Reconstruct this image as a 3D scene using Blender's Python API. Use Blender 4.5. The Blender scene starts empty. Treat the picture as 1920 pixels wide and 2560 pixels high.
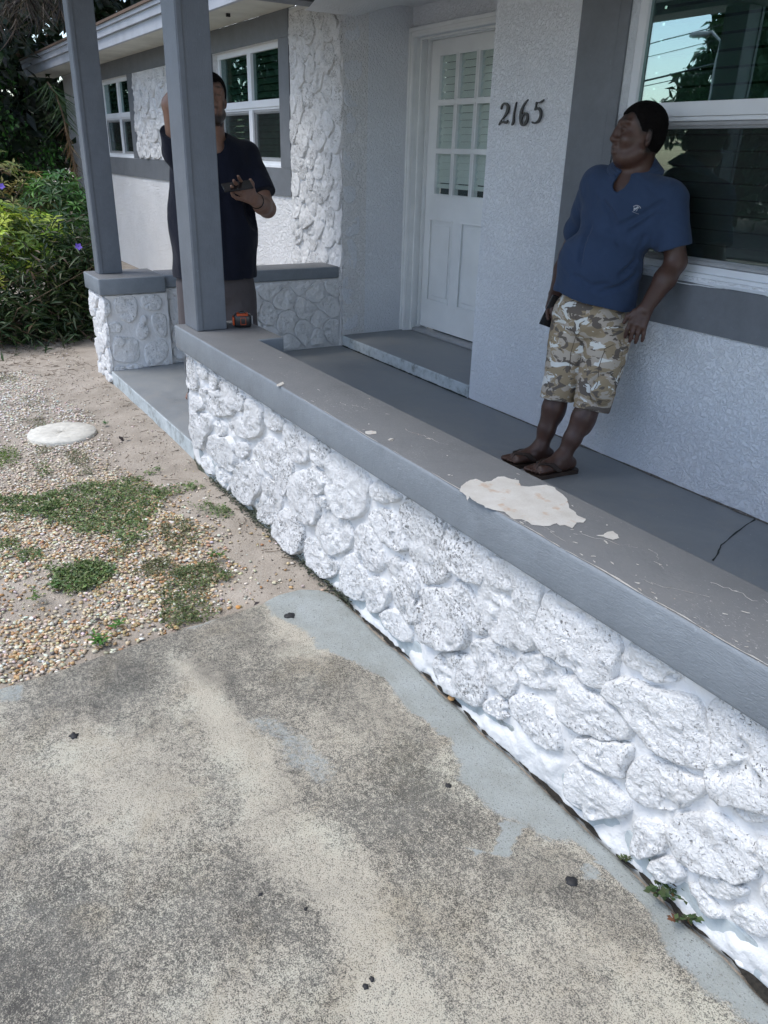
import bpy, bmesh, math, random
import numpy as np
from mathutils import Vector, Matrix
random.seed(7); RS = np.random.RandomState(7)
PI = math.pi; S = bpy.context.scene; C = S.collection
# ------------------------------------------------------------------ camera
CAMZ = 1.48; FPX = 1966.67; PITCH, ROLL, YAW = 0.426092, 0.0283449, 0.561438
fw = np.array([-math.cos(YAW), math.sin(YAW), 0.0])
fw = fw*math.cos(PITCH) + np.array([0, 0, -math.sin(PITCH)])
rt = np.cross(fw, [0, 0, 1.0]); rt /= np.linalg.norm(rt); up = np.cross(rt, fw)
r2 = rt*math.cos(ROLL) + up*math.sin(ROLL); u2 = -rt*math.sin(ROLL) + up*math.cos(ROLL)
RC = np.stack([r2, u2, -fw], 1)
cam = bpy.data.cameras.new('camera'); co = bpy.data.objects.new('camera', cam); C.objects.link(co)
M = Matrix([[RC[i][j] for j in range(3)] for i in range(3)]).to_4x4(); M.translation = (0, 0, CAMZ)
co.matrix_world = M
cam.sensor_fit = 'VERTICAL'; cam.sensor_height = 24; cam.lens = FPX/2560*24; cam.clip_start = 0.05; cam.clip_end = 500
S.camera = co
# ------------------------------------------------------------------ light
SUN_EL, SUN_AZ = math.radians(60), math.radians(245)   # azimuth of the sun, counter-clockwise from +X
w = bpy.data.worlds.new('World'); S.world = w; w.use_nodes = True
wn = w.node_tree; wn.nodes.clear()
bg = wn.nodes.new('ShaderNodeBackground'); wo = wn.nodes.new('ShaderNodeOutputWorld')
sky = wn.nodes.new('ShaderNodeTexSky'); sky.sky_type = 'NISHITA'; sky.sun_disc = False
sky.sun_elevation = SUN_EL; sky.sun_rotation = PI/2 - SUN_AZ; sky.air_density = 1.0; sky.dust_density = 1.0; sky.ozone_density = 1.0
tcw = wn.nodes.new('ShaderNodeTexCoord'); mpw = wn.nodes.new('ShaderNodeMapping'); mpw.inputs['Scale'].default_value = (1, 1, 1.8)
nzw = wn.nodes.new('ShaderNodeTexNoise'); nzw.inputs['Scale'].default_value = 3.2; nzw.inputs['Detail'].default_value = 9; nzw.inputs['Roughness'].default_value = .55
rw = wn.nodes.new('ShaderNodeValToRGB'); rw.color_ramp.elements[0].position = .53; rw.color_ramp.elements[1].position = .61
mxw = wn.nodes.new('ShaderNodeMixRGB'); mxw.inputs['Color2'].default_value = (9.5, 9.7, 10.0, 1)
wn.links.new(tcw.outputs['Generated'], mpw.inputs['Vector']); wn.links.new(mpw.outputs['Vector'], nzw.inputs['Vector'])
wn.links.new(nzw.outputs['Fac'], rw.inputs['Fac']); wn.links.new(rw.outputs['Color'], mxw.inputs['Fac'])
wn.links.new(sky.outputs['Color'], mxw.inputs['Color1']); wn.links.new(mxw.outputs['Color'], bg.inputs['Color'])
bg.inputs['Strength'].default_value = 0.15; wn.links.new(bg.outputs['Background'], wo.inputs['Surface'])
sl = bpy.data.lights.new('sun', 'SUN'); so = bpy.data.objects.new('sun', sl); C.objects.link(so)
sl.energy = 1.1; sl.angle = math.radians(24); sl.color = (1.0, .95, .87)
sd = Vector((math.cos(SUN_EL)*math.cos(SUN_AZ), math.cos(SUN_EL)*math.sin(SUN_AZ), math.sin(SUN_EL)))
so.rotation_euler = sd.to_track_quat('Z', 'Y').to_euler(); so.location = sd*30
S.view_settings.view_transform = 'Standard'; S.view_settings.look = 'None'; S.view_settings.exposure = 1.04; S.view_settings.gamma = 1
S.view_settings.use_curve_mapping = False

# ------------------------------------------------------------------ measuring helpers
def ray(u, v): return RC @ np.array([(u-960)/FPX, (1280-v)/FPX, -1.0])
O0 = np.array([0, 0, CAMZ])
def onz(u, v, z=0.0): d = ray(u, v); return O0 + (z-CAMZ)/d[2]*d
def ony(u, v, y): d = ray(u, v); return O0 + y/d[1]*d
def onx(u, v, x): d = ray(u, v); return O0 + x/d[0]*d
def refl(u, v, y): p = ony(u, v, 6.14 - y); p[1] = y; return p      # where a thing stands whose image is seen in the window (glass plane y=3.07)
def D(x, y): return (x*1920/1659., y*1920/1659.)

# ------------------------------------------------------------------ numpy noise
def _h(ix, iy, iz):
    n = (ix*374761393 + iy*668265263 + iz*2147483647*3 + 1013904223) & 0xffffffff
    n = ((n ^ (n >> 13))*1274126177) & 0xffffffff
    n = ((n ^ (n >> 16))*2246822519) & 0xffffffff
    return ((n ^ (n >> 15)) & 0xffff)/65535.0
def vnoise(P):
    P = np.asarray(P, float); I = np.floor(P).astype(np.int64); f = P - I; f = f*f*(3-2*f); r = 0
    for a in (0, 1):
        for b in (0, 1):
            for c in (0, 1):
                wt = (f[..., 0] if a else 1-f[..., 0])*(f[..., 1] if b else 1-f[..., 1])*(f[..., 2] if c else 1-f[..., 2])
                r = r + wt*_h(I[..., 0]+a, I[..., 1]+b, I[..., 2]+c)
    return r*2-1
def fbm(P, o=4, g=.5):
    P = np.asarray(P, float); r = 0; a = 1; t = 0
    for i in range(o): r = r + a*vnoise(P*2**i + 17.3*i); t += a; a *= g
    return r/t
def sstep(a, b, x): t = np.clip((x-a)/(b-a), 0, 1); return t*t*(3-2*t)
def inpoly(P, poly):
    x, y = P[..., 0], P[..., 1]; r = np.zeros(x.shape, bool); n = len(poly)
    for i in range(n):
        x1, y1 = poly[i][0], poly[i][1]; x2, y2 = poly[(i+1) % n][0], poly[(i+1) % n][1]
        if y1 == y2: continue
        c = ((y1 > y) != (y2 > y)) & (x < (x2-x1)*(y-y1)/(y2-y1)+x1); r ^= c
    return r
def dpoly(P, poly):   # signed distance, negative inside
    d = np.full(P.shape[:-1], 1e9); n = len(poly)
    for i in range(n):
        a = np.array(poly[i][:2], float); b = np.array(poly[(i+1) % n][:2], float); ab = b-a
        t = np.clip(((P[..., :2]-a)@ab)/max(ab@ab, 1e-12), 0, 1); q = P[..., :2]-a-t[..., None]*ab
        d = np.minimum(d, np.sqrt((q**2).sum(-1)))
    return np.where(inpoly(P, poly), -d, d)

# ------------------------------------------------------------------ object helpers
def mesh(name, V, F, smooth=True, attrs=None):
    m = bpy.data.meshes.new(name); V = np.asarray(V, float)
    if isinstance(F, np.ndarray):
        k = F.shape[1]; m.vertices.add(len(V)); m.vertices.foreach_set('co', V.ravel())
        m.loops.add(F.size); m.loops.foreach_set('vertex_index', F.astype(np.int32).ravel())
        m.polygons.add(len(F)); m.polygons.foreach_set('loop_start', np.arange(0, F.size, k, dtype=np.int32))
        m.polygons.foreach_set('loop_total', np.full(len(F), k, np.int32)); m.update(calc_edges=True)
    else: m.from_pydata(V.tolist(), [], [list(f) for f in F]); m.update()
    m.validate()
    if smooth: m.polygons.foreach_set('use_smooth', np.ones(len(m.polygons), bool))
    for k, a in (attrs or {}).items():
        at = m.color_attributes.new(k, 'FLOAT_COLOR', 'POINT'); a = np.asarray(a, float)
        if a.ndim == 1: a = np.stack([a]*3, 1)
        if a.shape[1] == 3: a = np.concatenate([a, np.ones((len(a), 1))], 1)
        at.data.foreach_set('color', a.ravel())
    return m
def worldloc(p):
    l = np.zeros(3)
    while p: l = l + np.array(p.location); p = p.parent
    return l
def add(name, me, mat=None, parent=None):
    o = bpy.data.objects.new(name, me); C.objects.link(o)
    if mat and not me.materials: me.materials.append(mat)
    if parent: o.parent = parent
    return o
def obj(name, V, F, mat, parent=None, smooth=True, attrs=None):
    V = np.asarray(V, float) - (worldloc(parent) if parent else 0)
    return add(name, mesh(name, V, F, smooth, attrs), mat, parent)
def tag(o, label=None, cat=None, group=None, kind=None):
    for k, v in (('label', label), ('category', cat), ('group', group), ('kind', kind)):
        if v: o[k] = v
    return o
def thing(name, label, cat, loc=(0, 0, 0), group=None):
    o = bpy.data.objects.new(name, None); C.objects.link(o); o.location = loc; o.empty_display_size = .1
    return tag(o, label, cat, group)
def bmobj(name, bm, mat, parent=None, smooth=False):
    if parent is not None: bmesh.ops.translate(bm, verts=bm.verts, vec=-Vector(worldloc(parent)))
    bmesh.ops.recalc_face_normals(bm, faces=bm.faces)
    m = bpy.data.meshes.new(name); bm.to_mesh(m); bm.free()
    if smooth: m.polygons.foreach_set('use_smooth', np.ones(len(m.polygons), bool))
    return add(name, m, mat, parent)
def bx(bm, x0, x1, y0, y1, z0, z1, bev=0, seg=2):
    b = bmesh.new(); bmesh.ops.create_cube(b, size=1)
    for v in b.verts: v.co = Vector(((x0+x1)/2+v.co.x*(x1-x0), (y0+y1)/2+v.co.y*(y1-y0), (z0+z1)/2+v.co.z*(z1-z0)))
    if bev: bmesh.ops.bevel(b, geom=b.edges[:], offset=bev, segments=seg, affect='EDGES', profile=.5)
    t = bpy.data.meshes.new('t'); b.to_mesh(t); b.free(); bm.from_mesh(t); bpy.data.meshes.remove(t)
def box(name, b, mat, parent=None, bev=0, smooth=False):
    bm = bmesh.new(); bx(bm, *b, bev=bev); return bmobj(name, bm, mat, parent, smooth)
def boxes(name, bl, mat, parent=None, bev=0):
    bm = bmesh.new()
    for b in bl: bx(bm, *b, bev=bev)
    return bmobj(name, bm, mat, parent)
def grid_faces(nu, nv, wrap=False):
    i = np.arange(nu if wrap else nu-1); j = np.arange(nv-1); I, J = np.meshgrid(i, j, indexing='ij'); I2 = (I+1) % nu
    return np.stack([I*nv+J, I2*nv+J, I2*nv+J+1, I*nv+J+1], -1).reshape(-1, 4)
def tube(pts, rad, n=8):
    pts = np.asarray(pts, float); rad = np.broadcast_to(rad, (len(pts),)); V = []
    T = np.gradient(pts, axis=0); T /= np.linalg.norm(T, axis=1)[:, None]+1e-9
    r = np.array([.3, .5, .8]); 
    for p, t, q in zip(pts, T, rad):
        a = np.cross(t, r); a /= np.linalg.norm(a)+1e-9; b = np.cross(t, a)
        for k in range(n): V.append(p+q*(math.cos(2*PI*k/n)*a+math.sin(2*PI*k/n)*b))
    F = [[i*n+k, i*n+(k+1) % n, (i+1)*n+(k+1) % n, (i+1)*n+k] for i in range(len(pts)-1) for k in range(n)]
    return np.array(V), F
def joinvf(L):
    V, F, n = [], [], 0
    for v, f in L:
        V.append(v); F += [[i+n for i in q] for q in f]; n += len(v)
    return np.concatenate(V), F

# ------------------------------------------------------------------ materials
class NT:
    def __init__(s, name):
        s.m = bpy.data.materials.new(name); s.m.use_nodes = True; s.t = s.m.node_tree; s.n = s.t.nodes
        s.b = s.n['Principled BSDF']; s.out = s.n['Material Output']; s.tc = s.n.new('ShaderNodeTexCoord').outputs['Object']
    def l(s, a, b): s.t.links.new(a, b)
    def map(s, sc=(1, 1, 1), rot=(0, 0, 0)):
        m = s.n.new('ShaderNodeMapping'); m.inputs['Scale'].default_value = sc; m.inputs['Rotation'].default_value = rot; s.l(s.tc, m.inputs['Vector']); return m.outputs[0]
    def noise(s, sc, det=3, rough=.5, vec=None, dist=0):
        n = s.n.new('ShaderNodeTexNoise'); n.inputs['Scale'].default_value = sc; n.inputs['Detail'].default_value = det
        n.inputs['Roughness'].default_value = rough; n.inputs['Distortion'].default_value = dist; s.l(vec if vec else s.tc, n.inputs['Vector']); return n.outputs['Fac']
    def vor(s, sc, feat='F1', vec=None, out='Distance'):
        n = s.n.new('ShaderNodeTexVoronoi'); n.feature = feat; n.inputs['Scale'].default_value = sc; s.l(vec if vec else s.tc, n.inputs['Vector']); return n.outputs[out]
    def ramp(s, f, st):
        r = s.n.new('ShaderNodeValToRGB'); e = r.color_ramp.elements
        while len(e) < len(st): e.new(.5)
        for k, (p, c) in enumerate(st):
            e[k].position = p; e[k].color = (c, c, c, 1) if not isinstance(c, tuple) else (*c[:3], 1)
        s.l(f, r.inputs['Fac']); return r.outputs['Color']
    def mix(s, f, a, b, mode='MIX'):
        m = s.n.new('ShaderNodeMixRGB'); m.blend_type = mode
        for k, v in (('Fac', f), ('Color1', a), ('Color2', b)):
            if hasattr(v, 'links'): s.l(v, m.inputs[k])
            else: m.inputs[k].default_value = v if not isinstance(v, tuple) else (*v[:3], 1)
        return m.outputs['Color']
    def math(s, op, a, b=0.0):
        m = s.n.new('ShaderNodeMath'); m.operation = op
        for k, v in ((0, a), (1, b)):
            if hasattr(v, 'links'): s.l(v, m.inputs[k])
            else: m.inputs[k].default_value = v
        return m.outputs[0]
    def attr(s, name):
        a = s.n.new('ShaderNodeVertexColor'); a.layer_name = name; return a.outputs['Color']
    def sep(s, v=None):
        a = s.n.new('ShaderNodeSeparateXYZ'); s.l(v if v else s.tc, a.inputs[0]); return a.outputs
    def bump(s, h, dist, strength=1.0, prev=None):
        b = s.n.new('ShaderNodeBump'); b.inputs['Distance'].default_value = dist; b.inputs['Strength'].default_value = strength; s.l(h, b.inputs['Height'])
        if prev: s.l(prev, b.inputs['Normal'])
        s.l(b.outputs[0], s.b.inputs['Normal']); return b.outputs[0]
    def col(s, c):
        if hasattr(c, 'links'): s.l(c, s.b.inputs['Base Color'])
        else: s.b.inputs['Base Color'].default_value = (*c[:3], 1)
    def fin(s, rough=.6, spec=.4, **k):
        if hasattr(rough, 'links'): s.l(rough, s.b.inputs['Roughness'])
        else: s.b.inputs['Roughness'].default_value = rough
        s.b.inputs['Specular IOR Level'].default_value = spec
        for a, v in k.items(): s.b.inputs[a.replace('_', ' ')].default_value = v
        return s.m
def simple(name, c, rough=.6, var=.12, sc=6, bs=0, bd=.001, spec=.4, **k):
    n = NT(name); f = n.noise(sc, 5, .6); c = np.array(c)
    n.col(n.ramp(f, [(.3, tuple(c*(1-var))), (.7, tuple(np.minimum(c*(1+var), 1)))]))
    if bs: n.bump(n.noise(bs, 4, .6), bd)
    return n.fin(rough, spec, **k)

def mat_stone(name, pit=.0, moss=False, fac=1.0):
    n = NT(name); lo = n.map((1, 1, 1.0)); 
    big = n.noise(9, 4, .6); fine = n.noise(125, 4, .7, dist=.6); mid = n.noise(55, 4, .6, dist=.6)
    vor = n.vor(230); 
    h = n.math('ADD', n.math('MULTIPLY', fine, .75), mid); 
    pits = n.math('MULTIPLY', n.ramp(n.noise(120, 3, .7, dist=.8), [(.575+pit, 0.0), (.63+pit, 1.0)]), n.ramp(n.noise(11, 4, .6), [(.42, .12), (.62, 1.0)]))
    oi = n.n.new('ShaderNodeObjectInfo').outputs['Random']; pits = n.math('MULTIPLY', pits, n.ramp(oi, [(.1, .25), (.8, 1.0)]))
    h2 = n.math('SUBTRACT', h, n.math('MULTIPLY', pits, 1.2))
    n.bump(h2, .0085, 1.0)
    base = n.ramp(big, [(.3, (.75, .76, .765)), (.7, (.83, .835, .84))])
    c = n.mix(n.math('MULTIPLY', pits, .85*fac), base, (.045, .04, .035))
    crev = n.ramp(mid, [(.25, .35), (.36, 0.0)])
    c = n.mix(crev, c, (.25, .25, .24))
    if moss:
        sx = n.sep(); at = n.attr('moss')
        c = n.mix(n.math('MULTIPLY', at, 1.0), c, n.ramp(n.noise(60, 4), [(.3, (.025, .035, .022)), (.7, (.11, .13, .09))]))
    n.col(c); return n.fin(.55, .35)
M_STONE = mat_stone('painted_rough_stone', .03, moss=False)
M_STONE_L = mat_stone('painted_rough_stone_dirty', -.025, moss=False)
def mat_mortar():
    n = NT('painted_mortar'); f = n.noise(8, 5); fine = n.noise(130, 3, .6)
    pits = n.math('MULTIPLY', n.ramp(n.noise(90, 3, .7, dist=1.), [(.66, 0.0), (.70, 1.0)]), n.ramp(n.noise(7, 3), [(.5, 0.0), (.62, 1.0)]))
    n.bump(n.math('SUBTRACT', n.math('ADD', n.math('MULTIPLY', fine, .5), n.noise(40, 3)), pits), .005, .8)
    c = n.ramp(f, [(.3, (.68, .69, .70)), (.7, (.76, .765, .77))]); c = n.mix(n.math('MULTIPLY', pits, .8), c, (.05, .045, .04))
    c = n.mix(n.attr('moss'), c, n.ramp(n.noise(70, 4, .7), [(.35, (.02, .027, .018)), (.65, (.10, .11, .08))]))
    n.col(c); return n.fin(.5, .4)
M_MORTAR = mat_mortar()
def mat_grey(name, c, bs=(70, 8, 70), str_=.5, chips=False, wear=False):
    n = NT(name); c = np.array(c); f = n.noise(3.5, 6, .65)
    v = n.map(bs); st = n.noise(1.0*6, 4, .6, vec=v)
    n.bump(n.math('ADD', n.math('ADD', n.math('MULTIPLY', st, 1.0), n.math('MULTIPLY', n.noise(90, 3), .4)), n.math('MULTIPLY', n.noise(11, 4, .6), 1.6)), .003, str_)
    col = n.ramp(n.noise(5, 9, .75), [(.3, tuple(c*.82)), (.7, tuple(c*1.14))]); col = n.mix(n.ramp(n.noise(45, 4, .7), [(.66, 0.0), (.74, .35)]), col, tuple(c*1.9))
    if wear:
        fl = n.ramp(n.noise(9, 5, .6, vec=n.map((7, 60, 20), (0, 0, .12)), dist=.5), [(.64, 0.0), (.66, 1.0)])
        z = n.ramp(n.sep()[0], [(.35, .25), (.72, 1.0)])
        sp = n.ramp(n.noise(150, 2, .5), [(.69, 0.0), (.71, 1.0)])
        k = n.math('MULTIPLY', n.math('MAXIMUM', fl, sp), n.ramp(n.noise(2.4, 3), [(.42, .15), (.62, 1.0)]))
        col = n.mix(n.math('MULTIPLY', k, .8), col, (.7, .69, .66))
        brn = n.ramp(n.noise(5, 5, .7), [(.5, 0.0), (.75, .5)]); col = n.mix(brn, col, (.15, .148, .145))
    n.col(col); return n.fin(.5, .4)
M_CAP = mat_grey('grey_masonry_paint', (.205, .232, .260), (14, 60, 60), .8)
M_CAPTOP = mat_grey('grey_masonry_paint_worn_shaded', (.160, .166, .174), (10, 90, 60), .5, wear=True)  # coping top: worn paint, its base also darkened to hold the eave shade
M_TRIM = mat_grey('grey_trim_paint', (.158, .172, .19), (40, 40, 40), .35)
M_POST = mat_grey('grey_wood_paint', (.145, .163, .188), (60, 60, 5), .4)
def mat_stucco(name, c, sc=150, d=.004, cr=True):
    n = NT(name); c = np.array(c)
    a = n.noise(sc*.55, 4, .55, dist=.9); r = n.ramp(a, [(.42, 0.0), (.58, 1.0)])
    n.bump(n.math('ADD', r, n.math('MULTIPLY', n.noise(sc*2, 3), .3)), d, .75)
    col = n.ramp(n.noise(2.2, 6, .6), [(.3, tuple(c*.94)), (.7, tuple(np.minimum(c*1.05, .9)))])
    ck = n.math('MULTIPLY', n.ramp(n.noise(sc*.4, 3, .6, dist=2.5), [(.29, 1.0), (.325, 0.0)]), n.ramp(n.noise(5, 3), [(.48, 0.0), (.6, 1.0)]))
    if cr: col = n.mix(n.math('MULTIPLY', ck, .55), col, (.16, .17, .19))
    n.col(col); return n.fin(.7, .3)
M_STUCCO = mat_stucco('sky_tinted_stucco', (.79, .82, .865), 110, .007)  # white stucco with the blue of sky-lit porch shade mixed into its base
M_STUCCOW = mat_stucco('white_stucco', (.80, .81, .82), 75, .012, False)
M_WHITE = simple('white_gloss_paint', (.78, .80, .80), .35, .05, 8, 40, .0006, .5)
M_VINYL = simple('white_vinyl', (.74, .77, .80), .4, .04, 5, 0, 0, .5)
M_CEIL = mat_stucco('ceiling_paint', (.72, .74, .75), 120, .003, False)
M_SOFFIT = simple('soffit_paint', (.60, .60, .54), .7, .15, 3, 60, .001)
M_FASCIA = simple('grey_blue_fascia_paint', (.42, .45, .50), .5, .1, 5, 50, .0008)
M_ROOF = simple('dark_shingle', (.035, .033, .035), .9, .4, 20, 60, .004)
def mat_floor():
    n = NT('grey_painted_floor'); f = n.noise(2.6, 9, .72, dist=.9); g = n.noise(7, 7, .75, dist=.5)
    c = n.ramp(f, [(.28, (.17, .185, .195)), (.5, (.22, .235, .245)), (.75, (.28, .29, .29))])
    c = n.mix(n.ramp(g, [(.52, 0.0), (.72, .6)]), c, (.27, .26, .24)); 
    c = n.mix(n.ramp(n.noise(130, 2), [(.735, 0.0), (.76, .7)]), c, (.55, .55, .52))
    n.bump(n.noise(60, 4), .0012, .6); n.col(c)
    return n.fin(n.ramp(f, [(.3, .38), (.7, .6)]), .4)
M_FLOOR = mat_floor()
def mat_slabedge():
    n = NT('chalky_painted_concrete'); f = n.noise(12, 6, .7)
    c = n.ramp(f, [(.32, (.20, .21, .20)), (.48, (.42, .47, .49)), (.7, (.55, .60, .62))]); n.bump(n.noise(80, 4), .002, .7); n.col(c); return n.fin(.75, .25)
M_EDGE = mat_slabedge()
def mat_drive():
    n = NT('weathered_driveway_concrete'); L = n.attr('light'); Pn = n.attr('paint'); Dk = n.attr('dark')
    sp = n.noise(300, 3, .8); sp2 = n.noise(120, 5, .75); sp3 = n.noise(34, 6, .7)
    s_ = n.math('ADD', n.math('MULTIPLY', sp, .58), n.math('MULTIPLY', sp2, .42)); s_ = n.math('ADD', s_, n.math('MULTIPLY', n.math('SUBTRACT', sp3, .5), .22))
    s_ = n.math('ADD', s_, n.math('MULTIPLY', n.math('SUBTRACT', L, .5), .21))
    tint = n.ramp(n.noise(3.4, 6, .7), [(.34, (.44, .405, .335)), (.5, (.545, .50, .41)), (.66, (.60, .575, .475))])
    dark = n.ramp(n.noise(7, 5, .7), [(.35, (.092, .088, .078)), (.65, (.175, .17, .152))])
    fr = n.ramp(s_, [(.415, 0.0), (.475, .30), (.535, 1.0)])
    c = n.mix(fr, dark, tint)
    c = n.mix(n.math('MULTIPLY', n.ramp(n.noise(360, 2), [(.57, 0.0), (.64, 1.0)]), .75), c, (.055, .048, .044))
    br = n.ramp(n.noise(4.7, 6, .7, dist=.4), [(.50, 0.0), (.68, .45)]); c = n.mix(br, c, n.mix(1.0, c, (.70, .645, .55), 'MULTIPLY'))
    dk = n.ramp(n.math('ADD', Dk, n.math('MULTIPLY', n.math('SUBTRACT', n.noise(38, 7, .8), .5), 1.3)), [(.28, 0.0), (1.0, .62)])
    c = n.mix(dk, c, (.085, .082, .076))
    pf = n.ramp(n.math('ADD', Pn, n.math('MULTIPLY', n.math('SUBTRACT', n.noise(80, 7, .8), .5), 1.3)), [(.36, 0.0), (.66, 1.0)])
    pc = n.ramp(n.noise(9, 6, .7), [(.3, (.31, .33, .31)), (.7, (.42, .455, .455))]); pc = n.mix(n.ramp(n.noise(240, 2), [(.60, 0.0), (.66, .6)]), pc, (.13, .13, .12))
    c = n.mix(n.math('MULTIPLY', pf, .93), c, pc)
    holes = n.math('MULTIPLY', n.ramp(n.vor(34), [(.045, 1.0), (.08, 0.0)]), n.ramp(n.noise(19, 1), [(.52, 0.0), (.58, 1.0)]))
    h3 = n.math('MULTIPLY', n.ramp(n.vor(75), [(.07, 1.0), (.12, 0.0)]), n.ramp(n.noise(9, 3), [(.50, 0.0), (.60, 1.0)])); holes = n.math('MAXIMUM', holes, h3)
    c = n.mix(n.math('MULTIPLY', holes, .85), c, (.035, .03, .027))
    n.bump(n.math('SUBTRACT', n.math('ADD', sp, n.math('ADD', sp2, sp3)), holes), .004, .9); n.col(c); return n.fin(.85, .2)
M_DRIVE = mat_drive()
def mat_dirt():
    n = NT('sandy_dirt'); f = n.noise(5, 6, .65); 
    c = n.ramp(f, [(.3, (.27, .235, .195)), (.7, (.43, .38, .325))])
    c = n.mix(n.ramp(n.noise(160, 3, .7), [(.60, 0.0), (.68, .8)]), c, (.10, .08, .065)); c = n.mix(n.ramp(n.noise(200, 2, .6), [(.64, 0.0), (.70, .8)]), c, (.60, .55, .48))
    n.bump(n.math('ADD', n.noise(140, 4), n.noise(35, 4)), .005, .9); n.col(c); return n.fin(.95, .1)
M_DIRT = mat_dirt()
def mat_vc(name, rough=.6, bump=0, spec=.35, trans=0, noise=.0):
    n = NT(name); c = n.attr('col')
    if noise: c = n.mix(1.0, c, n.ramp(n.noise(noise, 4), [(.3, .82), (.7, 1.12)]), 'MULTIPLY')
    n.col(c)
    if bump: n.bump(n.noise(bump, 3), .001)
    m = n.fin(rough, spec)
    if trans:
        t = n.n.new('ShaderNodeBsdfTranslucent'); n.l(c, t.inputs['Color']); mx = n.n.new('ShaderNodeMixShader'); mx.inputs[0].default_value = trans
        n.l(n.b.outputs[0], mx.inputs[1]); n.l(t.outputs[0], mx.inputs[2]); n.l(mx.outputs[0], n.out.inputs['Surface'])
    return m
M_PEB = mat_vc('river_pebbles', .55, 0, .35, 0, 60)
M_LEAF = mat_vc('leaf', .42, 0, .4, .28)
M_BARK = simple('bark', (.12, .085, .055), .9, .4, 14, 50, .006)
def mat_glass(name, tint, refl_, gcol=(.74, .90, .93)):
    m = bpy.data.materials.new(name); m.use_nodes = True; t = m.node_tree; t.nodes.clear()
    o = t.nodes.new('ShaderNodeOutputMaterial'); mx = t.nodes.new('ShaderNodeMixShader'); g = t.nodes.new('ShaderNodeBsdfGlossy'); tr = t.nodes.new('ShaderNodeBsdfTransparent')
    g.inputs['Roughness'].default_value = 0.0; g.inputs['Color'].default_value = (*gcol, 1); tr.inputs['Color'].default_value = (*tint, 1)
    fr = t.nodes.new('ShaderNodeLayerWeight'); fr.inputs['Blend'].default_value = .5; pw = t.nodes.new('ShaderNodeMath'); pw.operation = 'POWER'; pw.inputs[1].default_value = 4; ad = t.nodes.new('ShaderNodeMath'); ad.operation = 'ADD'; ad.inputs[1].default_value = refl_; ad.use_clamp = True
    nz = t.nodes.new('ShaderNodeTexNoise'); nz.inputs['Scale'].default_value = 1.4; bp = t.nodes.new('ShaderNodeBump'); bp.inputs['Distance'].default_value = .0006; t.links.new(nz.outputs['Fac'], bp.inputs['Height']); t.links.new(bp.outputs[0], g.inputs['Normal'])
    t.links.new(fr.outputs['Facing'], pw.inputs[0]); t.links.new(pw.outputs[0], ad.inputs[0]); t.links.new(ad.outputs[0], mx.inputs[0]); t.links.new(tr.outputs[0], mx.inputs[1]); t.links.new(g.outputs[0], mx.inputs[2]); t.links.new(mx.outputs[0], o.inputs['Surface'])
    return m
M_GLASS = mat_glass('green_tinted_glass', (.46, .58, .52), .30)
M_GLASS2 = mat_glass('green_tinted_glass_far', (.40, .52, .465), .12)
M_DGLASS = mat_glass('clear_door_glass', (.92, .95, .94), .04)
def mat_screen():
    m = bpy.data.materials.new('insect_screen'); m.use_nodes = True; t = m.node_tree; b = t.nodes['Principled BSDF']; o = t.nodes['Material Output']
    b.inputs['Base Color'].default_value = (.02, .022, .022, 1); b.inputs['Roughness'].default_value = .6
    tr = t.nodes.new('ShaderNodeBsdfTransparent'); mx = t.nodes.new('ShaderNodeMixShader'); mx.inputs[0].default_value = .22
    t.links.new(tr.outputs[0], mx.inputs[1]); t.links.new(b.outputs[0], mx.inputs[2]); t.links.new(mx.outputs[0], o.inputs['Surface']); return m
M_SCREEN = mat_screen()
M_SLAT = simple('blind_slat', (.72, .74, .70), .5, .08, 4)
M_ROOM = simple('dark_room', (.03, .035, .033), .9, .2, 3)
M_BLACK = simple('black_metal', (.012, .012, .014), .35, .2, 20, 0, 0, .5)
M_RUBBER = simple('black_rubber', (.02, .017, .016), .7, .3, 40, 80, .001)
M_ORANGE = simple('orange_plastic', (.40, .06, .012), .4, .1, 10)
M_STEEL = simple('grey_metal', (.35, .36, .37), .45, .15, 10)

# ================================================================== GROUND
def s1(x, y): return (440+x*.2712, 880+y*.2712)
def s2(x, y): return (800+x*.2712, 1080+y*.2712)
def s3(x, y): return (1120+x*.2712, 1280+y*.2712)
def s4(x, y): return (1400+x*.35254, 1500+y*.35254)
EDGE = [(-.9, -2.14), (-.153, -2.202), (.059, -2.222), (.303, -2.241), (.5, -2.264), (.678, -2.277), (.936, -2.30), (1.015, -2.325), (1.10, -2.32), (1.157, -2.285), (1.2, -2.2)]
def edge_x(y):
    return np.interp(y, [-30]+[e[0] for e in EDGE], [-1.9]+[e[1] for e in EDGE]) + .006*fbm(np.stack([y*14, y*0, y*0], -1), 3)
# dirt yard and far lawn: one sheet
def axis(a, b, d, far): return np.concatenate([[-far], np.linspace(-far*.3, a-1, 8), np.arange(a, b, d), np.linspace(b+1, far*.3, 8), [far]])
gx = axis(-7.5, -2.0, .03, 160); gy = axis(-1.2, 1.9, .03, 160)
X, Y = np.meshgrid(gx, gy, indexing='ij'); P = np.stack([X, Y, X*0], -1)
near = sstep(-9, -7, X)*sstep(-2.5, -1, Y)
Z = -.022 + near*(.010*fbm(P*5, 4) + .004*fbm(P*22, 3))
Z += .022*sstep(.93, 1.12, Y)*near*(X < -3.75)     # soil banked up to the porch step
Z += .012*sstep(-3.9, -2.5, X)*sstep(.9, 1.2, Y)*near
inside = (X > -3.7) & (Y > 1.26); Z = np.where(inside, -.3, Z); Z = np.where((X > -2.15) & (Y < 1.15) & (Y > -25), -.05, Z)
Z = np.where((X > -5.4) & (X <= -3.7) & (Y > 1.26), -.1, Z)
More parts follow.
